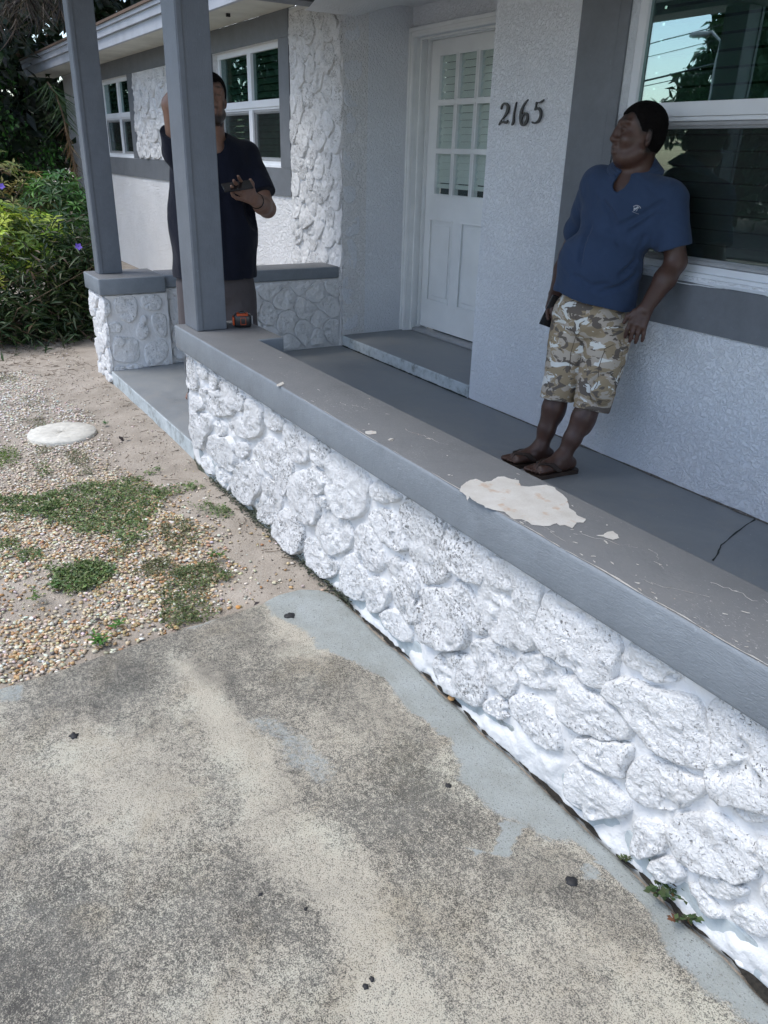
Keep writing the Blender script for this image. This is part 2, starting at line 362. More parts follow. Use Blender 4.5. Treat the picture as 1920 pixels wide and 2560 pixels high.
g = obj('ground', np.stack([X, Y, Z], -1).reshape(-1, 3), grid_faces(len(gx), len(gy)), M_DIRT); tag(g, kind='structure')
# driveway slab
def yback(x): return 1.201 + .012*fbm(np.stack([x*9, x*0+3, x*0], -1), 4)
ys = np.concatenate([[-30, -10, -3], np.arange(-1.2, -.4, .05), np.linspace(-.4, 1.0, 120), np.linspace(1.0, 1.0, 1)[:0], np.linspace(1.01, 1.201, 16)])
us = np.concatenate([[0, .001, .004], np.linspace(.008, 1, 210), [1.6, 3, 8]])
V = []; 
U_, Y_ = np.meshgrid(us, ys, indexing='ij'); xl = edge_x(Y_); Xd = xl + U_*2.9
yb = yback(Xd); Yd = np.where(Y_ > 1.0, 1.0+(Y_-1.0)/.201*(yb-1.0), Y_)
P = np.stack([Xd, Yd, Xd*0], -1); Zd = .0015*fbm(P*9, 3) + .003
Zd = Zd - .07*(U_ == 0) - .012*(U_ == .001) - .003*(U_ == .004); Zd = np.where(Y_ >= 1.200, Zd-.05, Zd)
Xd = Xd + np.where(U_ == 0, .008, 0)
P2 = P[..., :2] + .075*np.stack([fbm(P*6, 5, .6), fbm(P*6+50, 5, .6)], -1)
def W(pts): return [onz(*D(*p))[:2] for p in pts]
def blob(pts, soft): return sstep(soft, -soft*.6, dpoly(P2, W(pts)))
light = .5 + .42*fbm(P*3.3, 6, .65)
for pts, s_, a in (([(385, 1425), (470, 1435), (510, 1530), (600, 1620), (640, 1720), (760, 1850), (840, 2010), (960, 2212), (780, 2212), (700, 2000), (560, 1800), (500, 1640), (420, 1540)], .05, .42),
                   ([(600, 1330), (720, 1370), (700, 1430), (620, 1420)], .03, .3), ([(1100, 1960), (1400, 2100), (1640, 2300), (1100, 2300), (980, 2120)], .08, .22),
                   ([(150, 1560), (360, 1600), (400, 1760), (200, 1800)], .08, .22), ([(-50, 1960), (120, 1960), (160, 2250), (-60, 2250)], .16, -.25), ([(780, 1600), (900, 1640), (1000, 1830), (880, 1840)], .05, -.12)):
    light += a*blob(pts, s_)
dark = .05 + .40*fbm(P*3.6+9, 6, .65)
for pts, s_, a in (([(90, 1455), (560, 1290), (600, 1330), (520, 1430), (560, 1500), (640, 1560), (560, 1560), (400, 1420), (300, 1500), (230, 1560), (60, 1530)], .05, .50),
                   ([(240, 1440), (330, 1440), (350, 1560), (280, 1600), (230, 1540)], .04, .35), ([(540, 1380), (760, 1400), (900, 1560), (960, 1700), (900, 1720), (760, 1560), (620, 1500), (560, 1450)], .04, .42),
                   ([(960, 1700), (1200, 1830), (1330, 1960), (1450, 2080), (1330, 2080), (1130, 1950), (1000, 1800)], .03, .45), ([(90, 1930), (200, 1950), (190, 2110), (110, 2090)], .05, .3),
                   ([(640, 1560), (720, 1620), (730, 1720), (640, 1690)], .03, .2), ([(-40, 2050), (110, 2080), (120, 2260), (-60, 2280)], .12, .25), ([(820, 1950), (960, 2010), (940, 2120), (840, 2080)], .05, .25)):
    dark += a*blob(pts, s_)
paint = np.zeros_like(dark)
for pts, s_, a in (([(560, 1290), (640, 1262), (700, 1278), (760, 1330), (900, 1460), (1010, 1560), (1130, 1660), (1300, 1790), (1450, 1900), (1560, 2000), (1700, 2130), (1750, 2260), (1600, 2190), (1440, 2060), (1400, 1950), (1330, 1880), (1190, 1800), (1080, 1730), (980, 1650), (930, 1560), (860, 1480), (760, 1420), (690, 1400), (660, 1350), (600, 1320)], .045, 1.0),
                   ([(560, 1560), (620, 1555), (680, 1590), (725, 1640), (700, 1700), (640, 1660), (600, 1600)], .04, .5), ([(1070, 1790), (1095, 1752), (1122, 1766), (1100, 1835), (1068, 1840)], .006, 1.1),
                   ([(1010, 1836), (1060, 1840), (1030, 1860)], .006, .7), ([(-30, 1480), (40, 1480), (40, 1520), (-30, 1530)], .02, .6), ([(380, 1335), (480, 1320), (470, 1350), (400, 1365)], .01, .55), ([(1235, 1890), (1290, 1885), (1290, 1925), (1240, 1925)], .01, .6), ([(830, 1950), (950, 2010), (1000, 2120), (900, 2100)], .04, .28), ([(150, 1570), (210, 1590), (205, 1640), (160, 1620)], .02, .2)):
    paint = np.maximum(paint, a*blob(pts, s_))
paint = np.maximum(paint, sstep(1.135, 1.16, Yd)*(Xd > -2.2)*.95); lowp = np.clip(paint, 0, 1)
obj_d = obj('driveway', np.stack([Xd, Yd, Zd], -1).reshape(-1, 3), grid_faces(len(us), len(ys)), M_DRIVE, attrs={'light': np.clip(light, 0, 1).ravel(), 'dark': np.clip(dark*(1-lowp), 0, 1).ravel(), 'paint': lowp.ravel()})
tag(obj_d, kind='structure')
xs = np.arange(-2.35, .6, .008); q_ = np.stack([xs*11, xs*0+7, xs*0], -1); q2_ = np.stack([xs*60, xs*0+7, xs*0], -1)
wd = np.clip(.35+1.5*fbm(q_, 4), .04, 1.0)*(.45+.45*sstep(-1.6, -.4, xs)+.3*sstep(-1.7, -2.2, xs)); y0 = yback(xs)
o = obj('soil_in_joint', np.concatenate([np.stack([xs, y0-.004-.011*wd+.008*fbm(q2_, 4), xs*0+.0062], 1), np.stack([xs, xs*0+1.226, xs*0+.014], 1)]), [[i, i+1, i+1+len(xs), i+len(xs)] for i in range(len(xs)-1)], simple('black_soil', (.022, .019, .015), .95, .6, 120, 120, .003))
tag(o, kind='structure')
# black gum spots and flakes lying on the driveway
M_TAR = simple('black_gum', (.02, .02, .022), .6, .3, 80, 120, .001)
for (px, py, r, e, gl) in ((625, 1332, .020, .6, 'largest black gum spot, on the blue painted corner of the driveway'), (160, 1592, .013, .6, 'black gum spot near the left edge of the driveway'), (1235, 1907, .013, .8, 'round black tar spot beside a small blue paint patch near the wall'), (968, 1700, .009, .6, 'dark grey spot where the painted strip fades into bare concrete'), (563, 1935, .004, .8, 'tiny black fleck on the driveway left of the pale streak'), (660, 1966, .004, .8, 'tiny black fleck in the pale streak of the driveway'), (803, 2118, .005, .6, 'upper of two small black flecks low on the driveway'), (790, 2135, .006, .7, 'lower of two small black flecks low on the driveway')):
    c = onz(*D(px, py)); n = 14; a = np.arange(n)*2*PI/n; rr = r*(1+.35*RS.uniform(-1, 1, n))
    V = np.stack([c[0]+rr*np.cos(a), c[1]+rr*np.sin(a)*e*1.4, np.full(n, .0055)], 1); V = np.concatenate([V, V*[1, 1, 0]+[0, 0, .001], [[c[0], c[1], .0075]]])
    o = obj('gum_spot', V, [[i, (i+1) % n, 2*n] for i in range(n)]+[[i+n, (i+1) % n+n, (i+1) % n, i] for i in range(n)], M_TAR)
    tag(o, gl, 'spot', 'black spots on the driveway')

# ================================================================== STONES
def smooth_poly(p, it=2):
    p = np.array(p, float)
    for _ in range(it):
        q = np.roll(p, -1, 0); p = np.stack([.75*p+.25*q, .25*p+.75*q], 1).reshape(-1, 2)
    return p
def resample(p, n):
    q = np.vstack([p, p[:1]]); s = np.r_[0, np.cumsum(np.linalg.norm(np.diff(q, axis=0), axis=1))]; t = np.linspace(0, s[-1], n, endpoint=False)
    return np.stack([np.interp(t, s, q[:, 0]), np.interp(t, s, q[:, 1])], 1)
def stone_mesh(poly, fr, Hh, n=56, rings=15, seed=0, rough=1.0, shrink=.97, clip=None, mosszone=None):
    """poly in wall coordinates (u,v); fr maps (u,v,h) to world"""
    p = resample(smooth_poly(poly, 2), n); c = p.mean(0); sz = math.sqrt(abs(.5*np.sum(p[:, 0]*np.roll(p[:, 1], -1)-p[:, 1]*np.roll(p[:, 0], -1))))
    edge = .0075/max(sz, .04); shrink = shrink*1.10
    ts = np.concatenate([np.linspace(1+edge*.9, 1-edge*1.1, 6), np.linspace(1-edge*2.2, .08, rings-6)])
    d = (p-c)*shrink; Pn = np.stack([c+d*t for t in ts], 1)               # n x rings x 2
    T = np.broadcast_to(ts, (n, len(ts)))
    a = np.linspace(0, 2*PI, n, endpoint=False)
    wig = .006*fbm(np.stack([np.cos(a)*3+seed*7.7, np.sin(a)*3, a*0], -1), 3)
    Pn = Pn + (d/np.linalg.norm(d, axis=1)[:, None]*wig[:, None])[:, None, :]*T[..., None]
    q3 = np.concatenate([Pn, np.full(Pn.shape[:2]+(1,), seed*3.1)], -1)
    s_ = sstep(1+edge*.9, 1-edge*1.3, T)
    big = fbm(q3*14, 3, .5); mid = fbm(q3*42, 3, .6); rid = 1-2*np.abs(fbm(q3*30+9, 3, .6)); cav = sstep(.30, .62, fbm(q3*24+31, 3))
    tilt = ((Pn-c)@np.array([RS.uniform(-.05, .05), RS.uniform(-.10, .02)]))
    hgt = -.004 + s_*(Hh*(.92+.12*(1-np.clip(T, 0, 1)**2)) + rough*(.008*big + .0055*mid + .0045*rid - .014*cav + .012*(np.abs(fbm(q3*6+60, 2))-.2)) + tilt)
    hc = hgt[:, -1].mean()
    Vw = fr(Pn[..., 0].ravel(), Pn[..., 1].ravel(), hgt.ravel()); Vc = fr(np.array([c[0]]), np.array([c[1]]), np.array([hc]))
    R_ = len(ts); F = grid_faces(n, R_, wrap=True).tolist()
    F += [[i*R_+R_-1, ((i+1) % n)*R_+R_-1, n*R_] for i in range(n)]
    return np.concatenate([Vw, Vc]), F, c
def put_stones(polys, fr, parent, mat, Hrange=(.016, .030), px=56, rough=1.0, seed=0, shrink=.97, rings=15):
    for k, poly in enumerate(polys):
        Hh = RS.uniform(*Hrange); V, F, c = stone_mesh(poly, fr, Hh, px, rings, seed+k, rough, shrink)
        m = mat(c) if callable(mat) else mat
        obj('stone', V, F, m, parent)
def voronoi_cells(u0, u1, v0, v1, size, seed=0, stretch=1.0, gap=.012):
    r = np.random.RandomState(seed); nx = max(1, int(round((u1-u0)/size))); nz = max(1, int(round((v1-v0)/(size*stretch)))); pts = []
    for i in range(nx):
        for j in range(nz):
            pts.append(((u0+(i+.5+.38*r.uniform(-1, 1))*(u1-u0)/nx), v0+((j+.5+.30*r.uniform(-1, 1)+(.25 if i % 2 else -.25))*(v1-v0)/nz)))
    pts = np.array(pts); cells = []
    for i, p in enumerate(pts):
        poly = [(u0, v0), (u1, v0), (u1, v1), (u0, v1)]
        for j, q in enumerate(pts):
            if i == j: continue
            mid = (p+q)/2; nrm = (q-p)/np.linalg.norm(q-p); mid = mid - nrm*gap/2; out = []
            for k in range(len(poly)):
                a = np.array(poly[k]); b = np.array(poly[(k+1) % len(poly)]); da = (a-mid)@nrm; db = (b-mid)@nrm
                if da <= 0: out.append(tuple(a))
                if da*db < 0: out.append(tuple(a+(b-a)*da/(da-db)))
            poly = out
            if len(poly) < 3: break
        if len(poly) >= 3:
            a = np.array(poly); ar = abs(.5*np.sum(a[:, 0]*np.roll(a[:, 1], -1)-a[:, 1]*np.roll(a[:, 0], -1)))
            if ar > (size*.35)**2: cells.append(poly)
    return cells

# ---- the knee wall in front ------------------------------------------------
WY = 1.211
wall = thing('stone_wall', 'low porch wall of white painted rough stone with a long grey coping, nearest the driveway', 'wall', (-2.0, WY, 0))
STP = []
def ad(f, *pts): STP.append([f(*p) for p in pts])
ad(s3, (370,450),(560,440),(720,560),(825,680),(800,880),(770,1050),(800,1170),(720,1250),(560,1230),(430,1160),(320,1040),(265,930),(280,740),(320,580))
ad(s3, (10,140),(150,160),(330,340),(370,420),(330,550),(290,650),(250,655),(170,610),(60,540),(-40,450),(-50,320),(-10,230))
STP.append([s3(940,740),s3(1090,760),s3(1300,890),s4(230,120),s4(360,210),s4(385,330),s4(340,520),s4(290,610),s4(190,580),s4(120,490),s3(1040,1390),s3(1000,1310),s3(930,1310),s3(880,1230),s3(820,1130),s3(850,950)])
ad(s4, (450,320),(580,330),(700,410),(800,500),(810,570),(740,590),(640,570),(540,500),(440,460))
ad(s4, (370,600),(500,590),(640,650),(800,680),(920,720),(960,850),(1000,980),(1060,1080),(1020,1150),(960,1190),(860,1160),(720,1080),(600,1000),(500,850),(420,740),(350,700),(330,650))
ad(s4, (1040,780),(1150,730),(1300,850),(1475,930),(1600,1020),(1620,1300),(1600,1500),(1475,1490),(1330,1440),(1230,1420),(1180,1440),(1090,1370),(1060,1250),(1090,1100),(1060,930))
ad(s4, (1210,1450),(1330,1460),(1475,1510),(1490,1570),(1370,1590),(1250,1550),(1200,1500))
ad(s4, (520,1140),(640,1110),(720,1170),(860,1250),(980,1290),(1010,1340),(920,1430),(800,1490),(700,1500),(580,1460),(500,1370),(480,1270))
STP.append([s3(1050,1560),s3(1160,1550),s4(120,620),s4(250,690),s4(380,800),s4(460,900),s4(450,960),s4(380,1000),s4(280,980),s4(150,940),s4(60,900),s4(-10,800),s4(0,650)])
ad(s4, (90,1000),(200,990),(330,1030),(450,1020),(480,1080),(440,1180),(440,1270),(350,1240),(230,1170),(120,1090))
ad(s3, (640,1340),(740,1320),(830,1330),(950,1400),(1030,1480),(1010,1590),(970,1660),(860,1650),(720,1610),(630,1520),(610,1420))
ad(s3, (200,1220),(330,1200),(430,1240),(540,1330),(570,1420),(600,1500),(560,1650),(520,1700),(440,1660),(350,1580),(290,1450),(220,1320))
ad(s3, (330,1740),(430,1710),(520,1770),(550,1860),(510,1930),(440,1900),(330,1830))
ad(s3, (560,1740),(640,1710),(760,1710),(860,1800),(950,1920),(990,2050),(990,2190),(900,2180),(760,2100),(690,2000),(600,1880))
ad(s2, (1190,1420),(1270,1390),(1340,1450),(1400,1560),(1430,1680),(1475,1790),(1500,1840),(1440,1870),(1360,1830),(1325,1700),(1250,1560))
ad(s2, (920,1480),(1060,1460),(1180,1500),(1250,1600),(1300,1720),(1320,1850),(1290,1980),(1180,1990),(1040,1960),(930,1900),(885,1750),(890,1600))
ad(s2, (740,650),(880,660),(1060,760),(1110,880),(1110,990),(1100,1170),(1140,1250),(1120,1340),(1000,1380),(920,1370),(880,1270),(810,1150),(780,1020),(740,900),(720,780))
ad(s2, (460,470),(560,460),(680,560),(715,610),(660,650),(600,660),(540,640),(460,600))
ad(s2, (480,720),(580,720),(660,790),(710,900),(760,1010),(770,1080),(700,1090),(590,1020),(540,940),(480,880),(440,790))
ad(s2, (70,210),(180,230),(320,320),(420,440),(410,560),(400,680),(340,750),(240,790),(160,760),(130,660),(70,540),(60,380))
ad(s2, (0,540),(55,570),(95,610),(125,700),(80,720),(10,690),(-30,620))
ad(s2, (0,770),(100,750),(190,790),(250,880),(275,980),(230,1080),(120,1130),(50,1110),(0,1000),(-40,900))
ad(s2, (310,880),(400,870),(470,950),(520,1050),(570,1150),(580,1220),(520,1280),(440,1270),(360,1190),(310,1080),(300,980))
ad(s2, (200,1160),(290,1140),(340,1230),(380,1330),(415,1400),(400,1520),(370,1560),(300,1530),(220,1450),(190,1330))
ad(s2, (440,1340),(540,1370),(600,1420),(620,1530),(560,1640),(500,1670),(440,1640),(410,1570),(425,1450))
ad(s2, (610,1200),(680,1180),(780,1240),(860,1340),(880,1460),(865,1560),(865,1680),(830,1780),(760,1700),(690,1600),(650,1480),(640,1360),(600,1290))
ad(s2, (580,1650),(660,1650),(740,1740),(810,1840),(820,1940),(740,1930),(650,1850),(570,1760),(530,1700))
ad(s3, (-120,1330),(0,1320),(150,1340),(200,1400),(230,1510),(310,1640),(270,1780),(190,1760),(80,1700),(-20,1640),(-100,1500))
ad(s4, (60,1190),(130,1180),(240,1230),(340,1320),(420,1400),(450,1490),(400,1530),(290,1540),(190,1550),(150,1480),(80,1420),(30,1300))
ad(s4, (520,1580),(610,1570),(700,1610),(735,1690),(725,1780),(660,1810),(590,1830),(520,1810),(500,1750),(515,1660))
ad(s4, (790,1570),(920,1540),(1080,1550),(1200,1630),(1330,1750),(1380,1860),(1360,1940),(1290,2000),(1190,1990),(1060,1925),(960,1920),(870,1870),(810,1780),(770,1660))
ad(s4, (960,1965),(1060,1950),(1150,2000),(1240,2040),(1340,2030),(1290,2110),(1150,2150),(1060,2110),(990,2040))
ad(s4, (620,1860),(730,1830),(840,1900),(860,1990),(780,2020),(680,1980),(610,1910))
ad(s4, (1400,1710),(1475,1700),(1580,1800),(1590,1960),(1460,1930),(1410,1830))
ad(s4, (890,2030),(950,2010),(1020,2100),(1090,2190),(1150,2270),(1040,2270),(930,2150))
ad(s4, (1400,2040),(1475,2010),(1600,2040),(1640,2250),(1450,2210))
ad(s4, (1180,2200),(1330,2180),(1420,2260),(1500,2380),(1400,2410),(1240,2330))
ad(s1, (85,35),(150,70),(175,200),(185,330),(120,350),(75,280),(80,150))
ad(s1, (200,110),(280,150),(290,250),(230,250),(195,190))
ad(s1, (305,150),(385,220),(380,340),(330,350),(300,260))
ad(s1, (410,260),(510,300),(530,350),(520,560),(430,590),(330,570),(285,480),(235,380),(245,330),(330,370),(400,360))
ad(s1, (555,360),(620,400),(605,550),(550,540))
ad(s1, (640,440),(735,460),(775,530),(780,720),(720,780),(600,790),(515,700),(525,620),(565,600),(620,600))
ad(s1, (805,500),(900,560),(980,620),(975,720),(900,735),(820,690),(795,600))
ad(s1, (1005,650),(1120,700),(1195,770),(1195,950),(1170,1025),(1080,1000),(1020,920),(990,800),(975,745))
ad(s1, (125,420),(205,425),(250,510),(200,545),(135,520))
ad(s1, (145,565),(220,575),(300,610),(310,690),(270,760),(240,890),(185,870),(145,740))
ad(s1, (345,630),(425,630),(455,745),(400,785),(345,740))
ad(s1, (290,770),(400,805),(475,790),(530,980),(515,1110),(430,1050),(340,970),(260,910))
ad(s1, (545,840),(635,830),(665,900),(635,975),(565,975),(525,900))
ad(s1, (705,890),(820,790),(935,860),(990,940),(1050,1040),(1025,1165),(990,1320),(930,1270),(875,1100),(785,1085),(745,1000))
ad(s1, (565,1045),(680,990),(735,1080),(760,1170),(755,1290),(695,1330),(680,1415),(580,1360),(505,1280),(505,1150))
ad(s1, (1065,1145),(1175,1110),(1215,1200),(1275,1350),(1300,1500),(1245,1610),(1170,1540),(1085,1480),(1035,1330),(1040,1200))
ad(s1, (795,1180),(875,1190),(950,1350),(940,1430),(860,1590),(765,1580),(715,1450),(785,1360))
ad(s1, (1225,790),(1340,810),(1385,880),(1370,1070),(1290,1030),(1225,960))
ad(s1, (1220,1050),(1330,1110),(1380,1200),(1370,1280),(1290,1330),(1235,1180))
ad(s1, (205,965),(295,985),(335,1150),(290,1170),(235,1080))
ad(s1, (355,1010),(425,1065),(495,1150),(475,1310),(420,1260),(365,1160))
ad(s1, (965,1450),(1060,1490),(1150,1585),(1140,1700),(1130,1860),(1030,1820),(905,1700),(890,1600))
ad(s1, (1180,1710),(1290,1770),(1350,1880),(1460,1930),(1465,2030),(1370,2090),(1290,2050),(1200,1920))
def frA(u, v, h): return np.stack([u, WY-np.asarray(h), v], -1)
polysA = []
for pl in STP:
    q = [ony(px, py, WY-.02) for px, py in pl]; polysA.append([(a[0], min(max(a[2], .008), .562)) for a in q])
# two more courses carry on past the frame's right edge
polysA += [[(u, v) for u, v in c] for c in voronoi_cells(-.36, 1.2, .02, .56, .17, 5)]
put_stones(polysA, frA, wall, lambda c: M_STONE_L if (c[0] < -1.25 or (c[1] < .2 and (hash(round(c[0]*50)) % 3 == 0))) else M_STONE, (.017, .030), 72, 1.0, 0, 1.03, 18)
# mortar body: front face sheet with relief, other faces plain
def mortar_front(name, u0, u1, v0, v1, fr, parent, du=.012, lip=True, moss=None, polys=()):
    u = np.arange(u0, u1+du, du); v = np.linspace(v0, v1, max(3, int((v1-v0)/du))); U, Vv = np.meshgrid(u, v, indexing='ij'); q = np.stack([U, Vv, U*0+1.7], -1)
    h = .005*fbm(q*9, 3) + .0025*fbm(q*30, 3)
    if lip: h += .012*np.exp(-(v1-Vv)/.018)
    if len(polys):
        dm = np.full(U.shape, .2); Q2 = np.stack([U, Vv], -1)
        for p in polys:
            p = np.array(p); lo_ = p.min(0)-.12; hi_ = p.max(0)+.12; m = (U > lo_[0]) & (U < hi_[0]) & (Vv > lo_[1]) & (Vv < hi_[1])
            if m.any(): dm[m] = np.minimum(dm[m], dpoly(Q2[m], p))
        h = h + .004*np.exp(-np.clip(dm, 0, 1)/.010) + .018*sstep(.018, .055, dm)*(.55+.7*fbm(q*13+5, 4)) + .006*sstep(.01, .04, dm)*fbm(q*45, 3)
    h = h - .006*np.exp(-(Vv-v0)/.02)*(v0 < .02)
    ms = np.zeros_like(U) if moss is None else moss(U, Vv)
    o = obj(name, fr(U.ravel(), Vv.ravel(), h.ravel()), grid_faces(len(u), len(v)), M_MORTAR, parent, attrs={'moss': ms.ravel()}); return o
def mossA(U, V_):
    q = np.stack([U, V_, U*0], -1); lim = .028+.045*fbm(q*7, 4); return sstep(lim+.02, lim-.01, V_)*sstep(-2.02, -2.2, U)*sstep(-4.2, -3.5, U) + sstep(.012, .0, V_)*.6
mortar_front('mortar', -3.80, 1.2, -.04, .575, frA, wall, .0075, moss=mossA, polys=polysA)
boxes('wall_core', [(-3.80, 1.2, WY+.024, 1.385, -.06, .582), (-3.80, -3.40, 1.386, 1.50, -.06, .582)], M_STUCCOW, wall)
frAe = lambda u, v, h: np.stack([-3.80-np.asarray(h), u, v], -1)     # end face looking up the step
put_stones(voronoi_cells(1.20, 1.49, .10, .57, .14, 3), frAe, wall, M_STONE, (.012, .022), 36, 1, 300)
# moss clinging to the foot of the wall
M_MOSS = simple('dark_moss', (.08, .09, .06), .95, .5, 60, 120, .004)
V = []; F = []
for i in range(900):
    x = RS.uniform(-3.55, -2.1); hgt = max(0, .02+.035*float(fbm(np.array([x*7., 2., 0.]), 3))); z = RS.uniform(-.012, .01+hgt*.6) - .004; y = WY-.006-RS.uniform(0, .028)*(1-z/.06); r = RS.uniform(.0025, .007)
    b = len(V); V += [(x-r, y, z), (x+r*.8, y-r*.4, z+r*.3), (x, y-r, z+r), (x+r*.2, y+r, z+r*.9)]; F += [(b, b+1, b+2), (b+1, b+3, b+2), (b, b+2, b+3)]
o = obj('moss', np.array(V), F, M_MOSS, smooth=False); tag(o, 'dark green moss along the foot of the stone wall', 'moss', kind='stuff')
# coping (grey cap)
def cap_bar(name, outline, z0, z1, parent, mat_top, mat_side, bev=.010):
    bm = bmesh.new(); vb = [bm.verts.new((x, y, z0)) for x, y in outline]; f = bm.faces.new(vb)
    r = bmesh.ops.extrude_face_region(bm, geom=[f]); 
    for v in [e for e in r['geom'] if isinstance(e, bmesh.types.BMVert)]: v.co.z = z1
    bmesh.ops.recalc_face_normals(bm, faces=bm.faces); bmesh.ops.bevel(bm, geom=bm.edges[:], offset=bev, segments=3, affect='EDGES', profile=.5)
    o = bmobj(name, bm, mat_side, parent); m = o.data; m.materials.append(mat_top)
    for p in m.polygons:
        p.use_smooth = True
        if p.normal.z > .9: p.material_index = 1
    m.set_sharp_from_angle(angle=math.radians(40)) if hasattr(m, 'set_sharp_from_angle') else None
    return o
cap_bar('coping', [(1.2, 1.152), (1.2, 1.400), (-3.345, 1.404), (-3.345, 1.530), (-3.815, 1.530), (-3.83, 1.166), (-2.0, 1.158)], .584, .70, wall, M_CAPTOP, M_CAP)
# bare plaster where the coping paint has come off
M_CHIP = NT('bare_plaster'); 
_f = M_CHIP.noise(18, 5, .6); _v = M_CHIP.map((20, 200, 30), (0, 0, .1)); _c = M_CHIP.ramp(_f, [(.3, (.64, .61, .56)), (.7, (.78, .765, .73))])
_c = M_CHIP.mix(M_CHIP.ramp(M_CHIP.noise(26, 3), [(.58, 0.0), (.70, .7)]), _c, (.60, .42, .28)); _c = M_CHIP.mix(M_CHIP.ramp(M_CHIP.noise(3, 4, .7, vec=_v), [(.54, 0.0), (.72, .4)]), _c, (.50, .48, .45)); M_CHIP.bump(M_CHIP.noise(8, 3, .6, vec=_v), .004, .9); M_CHIP.col(_c); M_CHIP = M_CHIP.fin(.8, .2)
def chip(pts, zt=.7014, name='bare_patch', up_=True):
    q = [onz(px, py, .70)[:2] for px, py in pts]; p = resample(np.array(q), max(40, len(q)*8)); p = resample(p, max(60, len(q)*12)); p = p + .0045*np.stack([fbm(np.concatenate([p*70, p[:, :1]*0], 1), 4, .7), fbm(np.concatenate([p*70, p[:, :1]*0+9], 1), 4, .7)], 1)
    c = bpy.data.curves.new(name, 'CURVE'); c.dimensions = '2D'; c.fill_mode = 'BOTH'; s = c.splines.new('POLY'); s.points.add(len(p)-1); s.use_cyclic_u = True
    for k, v in enumerate(p): s.points[k].co = (v[0], v[1], 0, 1)
    t = bpy.data.objects.new('t', c); me = bpy.data.meshes.new_from_object(t); bpy.data.objects.remove(t)
    V = np.array([v.co for v in me.vertices]); F = [list(f.vertices) for f in me.polygons]; V[:, 2] = zt
    return obj(name, V, F, M_CHIP, wall, False)
def c4(x, y): return (960+x*.5787, 900+y*.5787)
chip([c4(*p) for p in ((325,565),(335,545),(370,520),(400,516),(430,530),(460,525),(490,506),(520,505),(545,515),(580,522),(590,545),(615,548),(640,548),(700,540),(730,548),(760,575),(790,600),(800,640),(820,655),(840,675),(870,690),(862,705),(830,703),(815,730),(780,715),(760,718),(745,708),(710,720),(640,715),(600,690),(560,690),(520,660),(440,640),(430,630),(400,620),(375,600),(368,590),(362,610),(350,585))])
chip([c4(*p) for p in ((915,760),(945,757),(965,745),(985,740),(1010,755),(1015,772),(990,780),(965,775),(950,765))])
chip([c4(*p) for p in ((15,346),(30,340),(45,343),(40,350),(25,352))])
chip([(691,963),(700,958),(708,955),(711,960),(700,966),(692,967)]); chip([(914,1079),(928,1077),(942,1080),(940,1085),(920,1088),(913,1084)])
chip([(972,1102),(984,1098),(986,1100),(976,1103)])
FL = []
for k in range(90):
    x = RS.uniform(-1.5, -.5) if k % 3 else RS.uniform(-3.2, -.5); y = 1.164+abs(RS.normal(0, .05)) if k % 2 else RS.uniform(1.17, 1.38)
    r = RS.uniform(.0008, .0026)*(2.0 if k % 11 == 0 else 1); n = 8; a = np.arange(n)*2*PI/n; rr = r*RS.uniform(.35, 1.3, n); e = RS.uniform(1, 4); th = RS.uniform(-.5, .9)
    u_ = rr*np.cos(a)*e; v_ = rr*np.sin(a); FL.append((np.stack([x+u_*math.cos(th)-v_*math.sin(th), np.maximum(y+u_*math.sin(th)+v_*math.cos(th), 1.163), np.full(n, .7013)], 1), [list(range(n))]))
for (x0, y0_, x1, y1_) in ((-1.95, 1.30, -1.78, 1.33), (-1.30, 1.34, -1.21, 1.30), (-1.15, 1.24, -1.02, 1.31), (-1.0, 1.33, -.93, 1.28), (-.92, 1.20, -.80, 1.27), (-1.22, 1.20, -1.12, 1.19), (-2.3, 1.25, -2.2, 1.30), (-.85, 1.32, -.72, 1.35)):
    t = np.linspace(0, 1, 12); xx = x0+(x1-x0)*t+.006*RS.randn(12); yy = y0_+(y1_-y0_)*t+.004*RS.randn(12); w_ = .0006*RS.uniform(.3, 1.6, 12)
    FL.append((np.concatenate([np.c_[xx, yy-w_, xx*0+.7012], np.c_[xx, yy+w_, xx*0+.7012]]), [[i, i+1, i+13, i+12] for i in range(11)]))
V, F = joinvf(FL); tag(obj('paint_flakes', V, F, M_CHIP, wall, False), kind='stuff')
# chipped line along the arris
V = []; F = []
xs = np.arange(-2.4, -.45, .006); wd = .0022*(np.clip(fbm(np.stack([xs*14, xs*0, xs*0], -1), 3)+.25, 0, 1)+sstep(-1.5, -.9, xs)*np.clip(.7+fbm(np.stack([xs*40, xs*0, xs*0], -1), 2), 0, 1.3))*1.6
for i, (x, q) in enumerate(zip(xs, wd)):
    V += [(x, 1.1605+.0018*math.sin(x*30), .7012), (x, 1.1605+.0018*math.sin(x*30)+q, .7012)]
    if i and q > .0004 and wd[i-1] > .0004: F.append((2*i-2, 2*i, 2*i+1, 2*i-1))
tag(obj('worn_edge', np.array(V), F, M_CHIP, wall, False))

